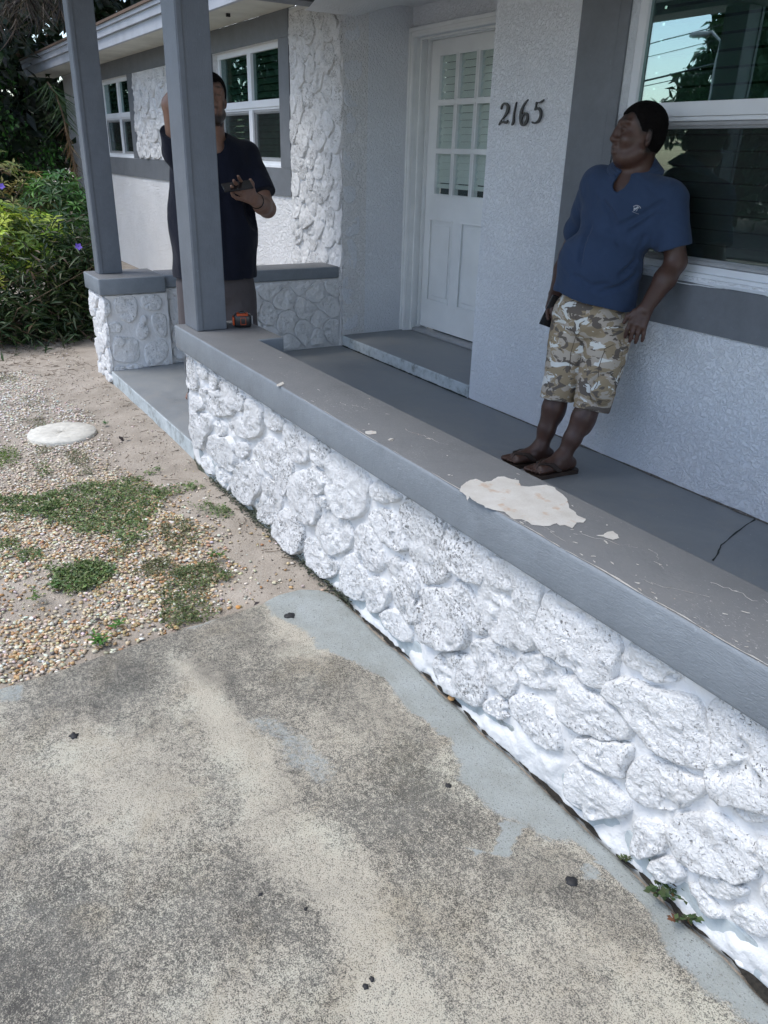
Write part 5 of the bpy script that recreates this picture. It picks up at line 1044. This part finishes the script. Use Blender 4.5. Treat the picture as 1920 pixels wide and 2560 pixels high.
def hair(c, fr, sc=1.0, wide=1.0, h=.004, slope=.75, off=-.0, th=.007):
    f, l, u_ = fr; G = Field(c-.16, c+.16, h); A = [l, f, u_]; P = lambda a, b, z: c+sc*(f*a+l*b*wide+u_*z)
    G.ell(P(-.010, 0, .034), A, (np.array((.077*wide, .096, .088))+th)*sc, .01); G.ell(P(-.035, 0, -.02), A, (np.array((.070*wide, .065, .07))+th*.8)*sc, .03)
    
    ax_ = [G.lo[i]+G.h*np.arange(G.n[i]) for i in range(3)]; PP_ = (np.stack(np.meshgrid(*ax_, indexing='ij'), -1)-c)/sc; a_ = PP_@f; z_ = PP_@u_
    G.D = np.maximum(G.D, hairg(a_, PP_@l, z_, off)+.004*fbm(PP_*70, 2))
    G.ripple(lambda P_: .0016*fbm(P_*160, 2)); return G.mesh()
def hand(F_, wrist, kn, tip, side, curl, pn, scale=1.0, thumb=1, spread=1.0):
    """wrist, knuckle centre, fingertip centre; side = across the palm; pn = palm normal"""
    w_, k_, t_ = [np.array(q, float) for q in (wrist, kn, tip)]; side = unit(np.array(side, float)); s_ = scale
    for j in (-1, 0, 1): F_.cap(w_+side*.016*j, k_+side*.026*j*s_, .016*s_, .0125*s_, .012)
    for j, ln, r in ((-1.5, .92, .0088), (-.5, 1.05, .0092), (.5, 1.0, .009), (1.5, .80, .0078)):
        b = k_+side*.0195*j*s_; e = t_-k_; m1 = b+e*.45*ln+pn*curl*.1+side*j*.003*spread; m2 = b+e*.78*ln+pn*curl*.6+side*j*.004*spread; m3 = b+e*ln+pn*curl*1.2+side*j*.004*spread
        F_.chain([b, m1, m2, m3], [r*1.12*s_, r*s_, r*.95*s_, r*.82*s_], .004)
    b = w_+(k_-w_)*.30-side*.030*thumb*s_*1.0; d_ = unit(k_-w_); m = b-side*thumb*.020*s_+d_*.030+pn*.008; e = m+d_*.032-side*thumb*.004+pn*.010
    F_.chain([w_-side*thumb*.012, b, m, e], [.015*s_, .0125*s_, .0105*s_, .0085*s_], .008)
def foot(F_, ank, fdir, zs):
    f = unit(np.array([fdir[0], fdir[1], 0.])); l = np.array([-f[1], f[0], 0]); a = np.array([ank[0], ank[1], 0])
    H_ = a-f*.045+[0, 0, zs+.032]; B_ = a+f*.125+[0, 0, zs+.022]
    F_.cap(ank, H_+f*.03+[0, 0, .012], .036, .034, .02); F_.cap(H_, H_+f*.03, .031, None, .02); F_.cap(ank+f*.02-[0, 0, .01], B_+[0, 0, .008], .034, .020, .03)
    for j in (-1, 0, 1): F_.cap(H_+f*.05+l*j*.01, B_+l*j*.024, .024, .020, .02)
    for j, ln, r in ((-2, .055, .0125), (-1, .048, .009), (0, .042, .0085), (1, .034, .008), (2, .024, .0075)):
        p = B_+l*j*.0185; F_.cap(p, p+f*ln+[0, 0, -.008], r*1.1, r, .006)
def skinmat(name, c, lip):
    n = NT(name); k = n.attr('col'); k = n.mix(1.0, k, n.ramp(n.noise(30, 5, .6), [(.3, .88), (.7, 1.1)]), 'MULTIPLY'); n.col(k); n.bump(n.noise(260, 3, .6), .0012, .7)
    n.b.inputs['Subsurface Weight'].default_value = .06; n.b.inputs['Subsurface Radius'].default_value = (.02, .008, .004); return n.fin(n.ramp(n.noise(45, 4), [(.3, .34), (.7, .56)]), .5)
def cloth(name, c, sc=600, var=.08):
    n = NT(name); c = np.array(c); n.col(n.ramp(n.noise(7, 5, .6), [(.3, tuple(c*(1-var))), (.7, tuple(c*(1+var)))])); n.bump(n.noise(sc, 2), .0008, .6, n.bump(n.noise(9, 4, .55, dist=.8), .012, .5)); return n.fin(.9, .15, Sheen_Weight=.08)
def heads_col(V, base, c, fr, sc=1.0, beard=False, lipc=None):
    f, l, u_ = fr; q = (V-c)/sc; a, b, z = q@f, q@l, q@u_; K = np.tile(np.array(base, float), (len(V), 1)); hd = (np.linalg.norm(q, axis=1) < .155) & (z > -.13)
    K *= (1+.10*fbm(V*9, 3))[:, None]
    def put(m, col_, w=1.0): m = (m*hd)[:, None]*w; K[:] = K*(1-m)+np.array(col_)*m
    g_ = hairg(a, b, z, .012)+.004*fbm(q*70, 2); put(sstep(.020, -.004, g_), (.008, .006, .005), .93)
    for s_ in (-1, 1):
        put(np.exp(-((z-.046)/.0055)**2-((b-s_*.034)/.020)**2)*(a > .05), (.008, .006, .005), .85)             # brows
        put(np.exp(-((z-.009-.0)/.0042)**2-((b-s_*.031)/.013)**2)*(a > .05), (.012, .008, .006), .9)             # lid line
        put(np.exp(-((z+.044)/.012)**2-((b-s_*.03)/.02)**2)*(a > .05)*0, base)
    put(np.exp(-((z+.068)/.009)**2-(b/.022)**2)*(a > .07), lipc if lipc is not None else np.array(base)*.75, .7)
    put(np.exp(-((z+.068)/.0022)**2-(b/.024)**2)*(a > .07), (.01, .006, .005), .8)
    if beard:
        m = sstep(-.070, -.092, z+.28*np.abs(b)*0)*sstep(-.03, .0, a)+sstep(.045, .058, np.abs(b))*sstep(.0, -.03, z)*sstep(-.02, .01, a)*.8
        m = np.maximum(np.clip(m, 0, 1)*(1-np.exp(-((z+.068)/.010)**2-(b/.02)**2)), np.exp(-((z+.050)/.0055)**2-(b/.028)**2)*(a > .08)); put(np.clip(m, 0, 1), (.010, .008, .007), .9)
    return np.clip(K, .002, 1)

def bbox(pts, m): p = np.array(pts); return p.min(0)-m, p.max(0)+m
# ---------------------------------------------------------------- the man leaning on the window
Y_ = ony; Lv = np.array([.94, .34, 0]); fA = np.array([.34, -.94, 0])
pel, hipc, bel, che, nb = Y_(1480, 800, 2.80), Y_(1484, 745, 2.79), Y_(1502, 668, 2.79), Y_(1566, 530, 2.86), Y_(1584, 436, 2.88)
upA = unit(che-pel); upA = unit(upA-fA*(upA@fA)*.2); Lv = unit(Lv-upA*(Lv@upA)); fA2 = unit(np.cross(Lv, upA)); fA2 = fA2 if fA2@fA > 0 else -fA2; AX = [Lv, fA2, upA]
shR, shL = che+upA*.085-Lv*.165, che+upA*.085+Lv*.165
elL, wrL, knL, tpL = Y_(1690, 655, 2.95), Y_(1612, 775, 2.80), Y_(1594, 812, 2.765), Y_(1581, 855, 2.75)
elR, wrR, knR, tpR = Y_(1420, 640, 2.95), Y_(1388, 735, 2.80), Y_(1384, 768, 2.70), Y_(1388, 800, 2.69)
hc = Y_(1600, 334, 2.86); frA_ = frame3((-.52, -.85, .06), .05)
anR, anL = onz(1352, 1120, .175), onz(1408, 1142, .175)
hpR, hpL = pel-Lv*.085, pel+Lv*.096; heR, heL = Y_(1396, 985, 2.70), Y_(1480, 1010, 2.76)
manA = thing('person', 'man in blue polo shirt and camouflage shorts leaning back on the near window', 'person', (float(anL[0]), float(anL[1]), .09))
lo, hi = bbox([pel, hc, elL, elR, anR, anL, tpL, shL, shR], .2); lo[2] = .07; B = Field(lo, hi, .0052)
B.ell(che, AX, (.17, .10, .19), .03); B.ell(bel, AX, (.16, .12, .17), .03); B.ell(pel, AX, (.16, .11, .12), .03)
B.cap(shR, shL, .06, .06, .04); B.cap(nb-upA*.02, hc-frA_[2]*.06-frA_[0]*.02, .068, .062, .03)
head(B, hc, frA_, 1.06, 1.0); B.ell(hc+frA_[0]*.035-frA_[2]*.098, [frA_[1], frA_[0], frA_[2]], (.058, .050, .030), .03)
for sh, el, wr in ((shL, elL, wrL), (shR, elR, wrR)): B.chain([sh, (sh+el)/2, el, el+(wr-el)*.35, wr], [.056, .053, .044, .046, .030], .02)
sdL = unit(np.cross(wrL-tpL, fA2)); hand(B, wrL, knL, tpL, unit(np.array([.75, .6, -.25])), .010, -fA2*.6+np.array([-.4, .3, 0]), 1.08, 1); hand(B, wrR, knR, tpR, unit(np.array([.6, .8, 0])), .014, np.array([.5, -.3, 0]), 1.0, -1)
for hp, he, an, fd in ((hpR, heR, anR, (-.30, -.95)), (hpL, heL, anL, (-.16, -.98))):
    kn = hp+(he-hp)*.9; B.chain([hp, kn, kn+(an-kn)*.35, kn+(an-kn)*.7, an], [.085, .058, .053, .042, .034], .02)
    B.ell(kn+(an-kn)*.32-np.array([fd[0], fd[1], 0])*.012, [(1, 0, 0), (0, 1, 0), (0, 0, 1)], (.046, .050, .10), .02); foot(B, an, fd, .108)
V, F = B.mesh(); SK = (.072, .035, .024); K = heads_col(V, SK, hc, frA_, lipc=(.085, .038, .032)); M_SKINA = skinmat('deep_brown_skin', SK, None)
obj('body', V, F, M_SKINA, manA, True, {'col': K})
V, F = hair(hc, frA_, 1.0, 1.06, .004, .80, .012, .005); obj('hair', V, F, simple('black_hair', (.006, .005, .005), .95, .3, 90, 350, .002, .1), manA)
# polo
lo, hi = bbox([pel, nb, shL, shR, elL, elR], .30); B = Field(lo, hi, .0052)
B.ell(che-upA*.01, AX, (.200, .135, .19), .04); B.ell(bel+fA2*.010, AX, (.196, .160, .18), .05); B.ell(hipc, AX, (.200, .155, .16), .05)
B.cap(nb-upA*.066-Lv*.03, shR, .058, .070, .04); B.cap(nb-upA*.066+Lv*.03, shL, .058, .072, .04); B.cap(che+upA*.06-Lv*.12, che+upA*.06+Lv*.12, .095, .095, .04)
hmL = shL+(elL-shL)*.78; hmR = shR+(elR-shR)*.72
B.cap(shL, shL+(elL-shL)*1.05, .077, .080, .03); B.cap(shR, shR+(elR-shR)*.62, .075, .072, .03)
B.cutregion(hmL, elL-shL, elL, .125)
hem = Y_(1480, 750, 2.79); r_ = B.sub(*bbox([hem-Lv*.3-fA2*.3, hem+Lv*.3+fA2*.3], .0)); B.cutregion(hem, -upA+fA2*.05, hem-upA*.16-Lv*.02, .30)
nk = hc-frA_[2]*.06-frA_[0]*.02; B.cap(nb-upA*.06, nk+upA*.02, .071, .071, .008, 's'); B.ell(nb-upA*.050+fA2*.075, AX, (.036, .06, .060), .01, 's')
B.ripple(lambda P: .011*fbm(np.stack([(P@Lv)*7, (P@fA2)*7, (P@upA)*13+(P@Lv)*5], -1), 3)+.022*np.maximum(0, fbm(np.stack([(P@Lv)*16, (P@fA2)*10, (P@upA)*20-(P@Lv)*14], -1), 2))*np.exp(-((P-(che+Lv*.16-upA*.1))**2).sum(-1)/.02))
V0, _ = B.mesh()
def snapray(u, v, V):
    d = unit(ray(u, v)); q = V-O0; t = q@d; r = np.linalg.norm(q-t[:, None]*d, axis=1); m = r < .016
    return V[m][np.argmin(t[m])] if m.any() else O0+d*3.6
for ln, r in ((((1648, 512), (1610, 540), (1565, 562), (1520, 570)), .009), (((1640, 545), (1600, 575), (1550, 598)), .008), (((1500, 500), (1520, 540), (1530, 575)), .006), (((1470, 560), (1450, 610), (1440, 660)), .007), (((1618, 600), (1600, 650), (1560, 690)), .009), (((1600, 690), (1560, 720), (1500, 735)), .008), (((1425, 690), (1470, 715), (1520, 720)), .007)):
    pts = [snapray(*q, V0) for q in ln]; B.chain(pts, [r*1.6]*len(pts), .012) if 0 else None
    for a, b in zip(pts[:-1], pts[1:]):
        for m_ in np.linspace(0, 1, 4)[:-1]: B.cap(a+(b-a)*m_, a+(b-a)*(m_+.34), r*.5, r*.5, .020, 's')
V, F = B.mesh(); M_POLO = cloth('navy_pique', (.034, .056, .108), 900); poloV = V; obj('polo_shirt', V, F, M_POLO, manA)
# collar, sleeve band, chest emblem
ca = np.linspace(.34, 2*PI-.34, 46); cc_ = nb+upA*.024-fA2*.004
B = Field(*bbox([cc_-.15*Lv, cc_+.15*Lv, cc_+.15*fA2, cc_-.12*fA2, cc_+.08*upA, cc_-.1*upA], .05), .004)
def cpt(a, t): d_ = fA2*math.cos(a)*.98+Lv*math.sin(a); dip = -.034*math.cos(a); return cc_+d_*(.066+.048*t)+upA*(.030-.034*t+dip-.012*t*max(0, math.cos(a)))
for a, b in zip(ca[:-1], ca[1:]):
    for t in (0, .25, .5, .75, 1.0): B.cap(cpt(a, t), cpt(b, t), .0062, None, .006)
V, F = B.mesh(); obj('collar', V, F, M_POLO, manA)
def snap(p, V, d, out=.003):   # nearest shirt surface point along -d
    q = V-p; t = q@d; r = np.linalg.norm(q-t[:, None]*d, axis=1); m = (r < .012); return p+d*((t[m].max() if m.any() else 0)+out)
em = []; e0 = che+Lv*.088+upA*.028
def es(pts, r=.0011):
    P = [snap(e0+Lv*x*.62+upA*z*.62, poloV, fA2, .0012) for x, z in pts]; em.append(tube(P, r*1.0, 5))
for k in range(11): a = math.radians(150-12*k); es([(.024*math.cos(a), .020*math.sin(a)), (.029*math.cos(a), .026*math.sin(a))], .0012)
es([(-.018, -.006), (-.008, .004), (.002, .006), (.008, .012), (.012, .008)], .0018); es([(-.008, .004), (-.010, -.010), (-.016, -.016)], .0014); es([(.002, .005), (.006, -.006), (.001, -.014)], .0014); es([(-.002, .006), (.0, .014), (.005, .016)], .0018); es([(-.012, .0), (-.020, .006)], .0012); es([(.004, .010), (-.012, -.014)], .0008)
for k in range(6): es([(-.022+.008*k, -.022-.001*k), (-.018+.008*k, -.022-.001*k)], .0009)
V, F = joinvf(em); obj('chest_emblem', V, F, simple('white_thread', (.55, .58, .62), .8, .1, 50), manA)
# camouflage shorts
B = Field(*bbox([pel, heR, heL], .24), .0055); B.ell(pel+upA*.015, AX, (.190, .148, .13), .04)
for hp, he, an in ((hpR, heR, anR), (hpL, heL, anL)):
    ax_ = unit(he-hp); B.cap(hp, he+ax_*.06, .112, .084, .008); B.cutregion(he+ax_*.028, ax_, he+ax_*.12, .15)
pk = heL-unit(heL-hpL)*.10; B.ell(pk+unit(np.array([.8, -.1, 0]))*.075+np.array([.02, -.045, 0]), [(.5, .86, 0), (.86, -.5, 0), (0, 0, 1)], (.060, .028, .075), .008); 
B.ripple(lambda P: .006*fbm(P*[14, 14, 22], 3)+.008*np.maximum(0, fbm(P*[9, 9, 30]+5, 2)))
V, F = B.mesh()
n = NT('camouflage_cotton'); v = n.map((13, 13, 21)); a1 = n.noise(1.0, 3.5, .52, vec=v, dist=.9); v2 = n.map((11, 11, 19), (.3, .2, 1)); a2_ = n.noise(1.1, 3.5, .5, vec=v2, dist=1.0); v3 = n.map((12, 12, 20), (1, .5, .3)); a3 = n.noise(1., 3, .5, vec=v3, dist=1.1)
def hard(f, t): return n.ramp(f, [(t, 0.0), (t+.008, 1.0)])
c = n.mix(hard(a1, .50), (.33, .26, .17), (.47, .41, .34)); c = n.mix(hard(a2_, .55), c, (.15, .125, .105)); c = n.mix(hard(a3, .60), c, (.72, .72, .68)); n.col(c); n.bump(n.noise(500, 2), .0008, .5, n.bump(n.noise(12, 4), .008, .5)); M_CAMO = n.fin(.9, .15)
sh_ = obj('shorts', V, F, M_CAMO, manA); sm = []
def zc(x, y): return (1200+x*.3617, 700+y*.3617)
for ln in (((862, 450), (940, 452), (1010, 456), (1000, 530), (960, 535), (862, 500), (860, 450)), ((800, 600), (795, 700), (770, 760), (740, 840), (820, 850), (890, 858), (905, 850)), ((645, 150), (640, 260), (648, 400), (645, 520), (640, 640)), ((985, 140), (990, 200), (1000, 260)), ((850, 470), (845, 560), (800, 600)), ((640, 905), (760, 912), (880, 905)), ((425, 830), (520, 838), (620, 845))):
    q = [snapray(*zc(*p), V)-unit(ray(*zc(*p)))*.0015 for p in ln]; sm.append(tube(q, .0016, 5))
Vs, Fs = joinvf(sm); obj('seam', Vs, Fs, simple('seam_thread', (.13, .10, .07), .9), manA)
fl_ = pk+unit(np.array([.8, -.1, 0]))*.075+np.array([.02, -.045, 0])
# sandals
M_LEATHER = simple('dark_brown_leather', (.035, .022, .016), .6, .3, 40, 90, .001)
for an, fd in ((anR, (-.30, -.95)), (anL, (-.16, -.98))):
    f = unit(np.array([fd[0], fd[1], 0.])); l = np.array([-f[1], f[0], 0]); o = np.array([an[0], an[1], 0]); pr_ = [(-.085, .030), (-.06, .038), (0, .036), (.06, .042), (.12, .050), (.16, .046), (.19, .030), (.20, .0)]
    out = [o+f*a+l*b for a, b in pr_]+[o+f*a-l*b for a, b in pr_[::-1]]; out = resample(smooth_poly([p[:2] for p in out], 2), 50); nn = len(out)
    V = np.concatenate([np.c_[out, np.full(nn, z)] for z in (.0905, .111)]); F = [list(range(nn, 2*nn)), list(range(nn))[::-1]]+[[i, (i+1) % nn, (i+1) % nn+nn, i+nn] for i in range(nn)]
    sn = obj('sandal', V, F, M_LEATHER, manA, False); B = Field(o-[.16, .22, -.08], o+[.16, .22, .24], .004); tz = .112
    for s_ in (-1, 1):
        P = [o+f*.142+l*.006+[0, 0, tz+.004], o+f*.125+l*s_*.012+[0, 0, tz+.046], o+f*.085+l*s_*.034+[0, 0, tz+.046], o+f*.045+l*s_*.045+[0, 0, tz+.012]]
        for a, b in zip(P[:-1], P[1:]):
            for w_ in (-.012, -.004, .004, .012): B.cap(a+f*w_, b+f*w_, .0055, None, .004)
    V, F = B.mesh(); obj('strap', V, F, M_LEATHER, manA)
# his phone
ph = box('phone', (-.004, .004, -.036, .036, -.075, .075), simple('black_phone_glass', (.01, .01, .012), .2, .1, 10, 0, 0, .6), None, .003); ph.location = Y_(1381, 779, 2.695); ph.rotation_euler = (math.radians(-18), math.radians(8), math.radians(-28)); tag(ph, 'black phone held low at the hip by the man in the camouflage shorts', 'phone')

# ---------------------------------------------------------------- the man behind the post
X_ = onx; fB = unit(np.array([.935, -.354, 0])); LB = np.array([.354, .935, 0]); U3 = np.array([0, 0, 1.]); AB = [LB, fB, U3]
pel, bel, che, nb, hc = X_(540, 712, -4.62), X_(534, 600, -4.60), X_(532, 440, -4.62), X_(534, 352, -4.60), X_(528, 246, -4.52)
shR, shL = X_(446, 376, -4.62), X_(614, 392, -4.62); elR, wrR = X_(428, 262, -4.50), X_(482, 168, -4.42)
elL, wrL, knL, tpL = X_(668, 522, -4.42), X_(634, 497, -4.22), X_(610, 482, -4.15), X_(577, 466, -4.10)
frB_ = frame3((.95, -.30, .05), -.02)
manB = thing('person', 'man in navy t-shirt and grey shorts half hidden behind the thick post, holding a phone', 'person', (float(pel[0]), float(pel[1]), .09))
B = Field(*bbox([hc, wrR, elL, tpL, pel, [pel[0], pel[1], .12], shR, shL, elR], .2), .006)
B.ell(che, AB, (.18, .12, .2), .03); B.ell(bel, AB, (.18, .14, .2), .03); B.ell(pel, AB, (.17, .12, .13), .03); B.cap(shR, shL, .065, .065, .04); B.cap(nb-U3*.03, hc-frB_[2]*.06-frB_[0]*.02, .066, .060, .03)
head(B, hc, frB_, .96, 1.02, False); B.ell(hc-frB_[0]*.02-frB_[2]*.015+frB_[1]*.073, [frB_[1], frB_[0], frB_[2]], (.010, .02, .03), .006); B.chain([shR, elR, elR+(wrR-elR)*.4, wrR], [.058, .046, .046, .030], .02); hand(B, wrR, wrR+U3*.08+LB*.02, wrR+U3*.16+LB*.03, fB, .01, LB, 1.0, 1)
B.chain([shL, (shL+elL)/2, elL, elL+(wrL-elL)*.4, wrL], [.058, .056, .047, .048, .031], .02); hand(B, wrL, knL, tpL, unit(np.array([.2, .25, .9])), .020, unit(np.array([.4, .1, .3])), 1.12, -1, 2)
for s_ in (-1, 1):
    hp = pel+LB*.1*s_; kn = np.array([hp[0]+.02, hp[1]+.02*s_, .55]); an = np.array([hp[0]-.02, hp[1]+.04*s_, .18]); B.chain([hp, kn, kn*.55+an*.45, an], [.095, .065, .060, .04], .02); foot(B, an, fB+LB*.15*s_, .10)
V, F = B.mesh(); SK = (.24, .135, .095); K = heads_col(V, SK, hc, frB_, 1.02, True, (.20, .09, .075)); obj('body', V, F, skinmat('tan_skin', SK, None), manB, True, {'col': K})
V, F = hair(hc, frB_, 1.02, 1.0, .0045, .80, .012, .003); obj('hair', V, F, bpy.data.materials['black_hair'], manB)
lo, hi = bbox([pel, nb, shL, shR, elL, elR], .30); B = Field(lo, hi, .0065)
B.ell(che, AB, (.235, .15, .24), .08); B.ell((che+bel)/2, AB, (.245, .175, .22), .08); B.ell(bel+fB*.01, AB, (.250, .195, .24), .08); B.ell(pel+U3*.05, AB, (.245, .18, .20), .08); B.cap(nb-U3*.05, shR, .066, .078, .05); B.cap(nb-U3*.05, shL, .066, .080, .05)
B.cap(shL, shL+(elL-shL)*1.0, .080, .088, .03); B.cutregion(shL+(elL-shL)*.74, elL-shL, elL, .14); B.cap(shR, shR+(elR-shR)*.75, .082, .080, .03); B.cutregion(shR+(elR-shR)*.30, elR-shR, elR, .16)
hem = X_(545, 692, -4.6); B.cutregion(hem-LB*.0, -U3, hem-U3*.2, .36); B.cap(nb-U3*.06, hc, .072, .066, .008, 's'); B.ell(nb-U3*.03+fB*.05, AB, (.06, .06, .045), .01, 's')
B.ripple(lambda P: .009*fbm(P*[9, 9, 7], 3)+.010*np.maximum(0, fbm(np.stack([P[:, 0]*9, P[:, 1]*16, P[:, 2]*4], -1), 2)))
V, F = B.mesh(); obj('t_shirt', V, F, cloth('dark_navy_jersey', (.008, .010, .020), 700), manB)
B = Field(*bbox([pel+U3*.1, pel-U3*.5], .27), .007); B.ell(pel, AB, (.215, .165, .15), .05)
for s_ in (-1, 1): hp = pel+LB*.105*s_; B.cap(hp, [hp[0]+.02, hp[1]+.03*s_, .36], .122, .108, .03)
B.cut([0, 0, .40], (0, 0, -1)); B.ripple(lambda P: .010*fbm(P*[8, 8, 9], 3)); V, F = B.mesh(); obj('shorts', V, F, cloth('grey_cotton', (.085, .075, .078), 600), manB)
for s_ in (-1, 1):
    hp = pel+LB*.1*s_; an = np.array([hp[0]-.02, hp[1]+.04*s_, 0]); B = Field(an-[.2, .2, -.08], an+[.3, .2, .22], .007); f = unit(fB+LB*.15*s_); B.cap(an-f*.05+[0, 0, .135], an+f*.15+[0, 0, .125], .048, .04, .02); B.cap(an+[0, 0, .14], an+[0, 0, .19], .05, .048, .02); B.cut([0, 0, .092], (0, 0, -1)); V, F = B.mesh(); obj('shoe', V, F, M_RUBBER, manB)
V, F = tube([wrL+(elL-wrL)*.22+.034*(math.cos(a)*unit(np.cross(elL-wrL, U3))+math.sin(a)*unit(np.cross(np.cross(elL-wrL, U3), elL-wrL))) for a in np.linspace(0, 2*PI, 25)], .007, 8); obj('wristband', V, F, M_RUBBER, manB)
ph = box('phone', (-.075, .075, -.037, .037, -.0045, .0045), bpy.data.materials['black_phone_glass'], None, .003); ph.location = (knL+tpL)/2+fB*.03+U3*.018; ph.rotation_euler = (math.radians(28), math.radians(-8), math.atan2(LB[1], LB[0])+.2); tag(ph, 'black phone held flat in the hand of the man behind the post', 'phone')
# black and orange tape measure on the coping
q = onz(607, 818, .70); tp = thing('tape_measure', 'black and orange tape measure standing on the coping behind the thick post', 'tape measure', tuple(q))
def rb(name, c, s_, m, bev): o = box(name, (-s_[0]/2, s_[0]/2, -s_[1]/2, s_[1]/2, -s_[2]/2, s_[2]/2), m, None, bev, True); o.parent = tp; o.location = c; return o
az = .35
rb('case', (0, 0, .034), (.050, .085, .062), M_BLACK, .012); rb('bumper', (.0, .0, .062), (.054, .056, .012), M_ORANGE, .005); rb('bumper', (.0, -.043, .034), (.054, .010, .040), M_ORANGE, .004); rb('lock_button', (.0, .0, .070), (.022, .03, .012), M_BLACK, .004)
f_ = bmesh.new(); ring(f_, -.016, .010, -.018, .016, .0, .003, .0022, .0005); bb = bmobj('label_frame', f_, M_ORANGE, None); bb.parent = tp; bb.rotation_euler = (0, 0, PI/2); bb.location = (.0275, .006, .034); rb('belt_clip', (.0, .046, .036), (.018, .006, .036), M_STEEL, .002)
tp.rotation_euler = (0, 0, -.35)
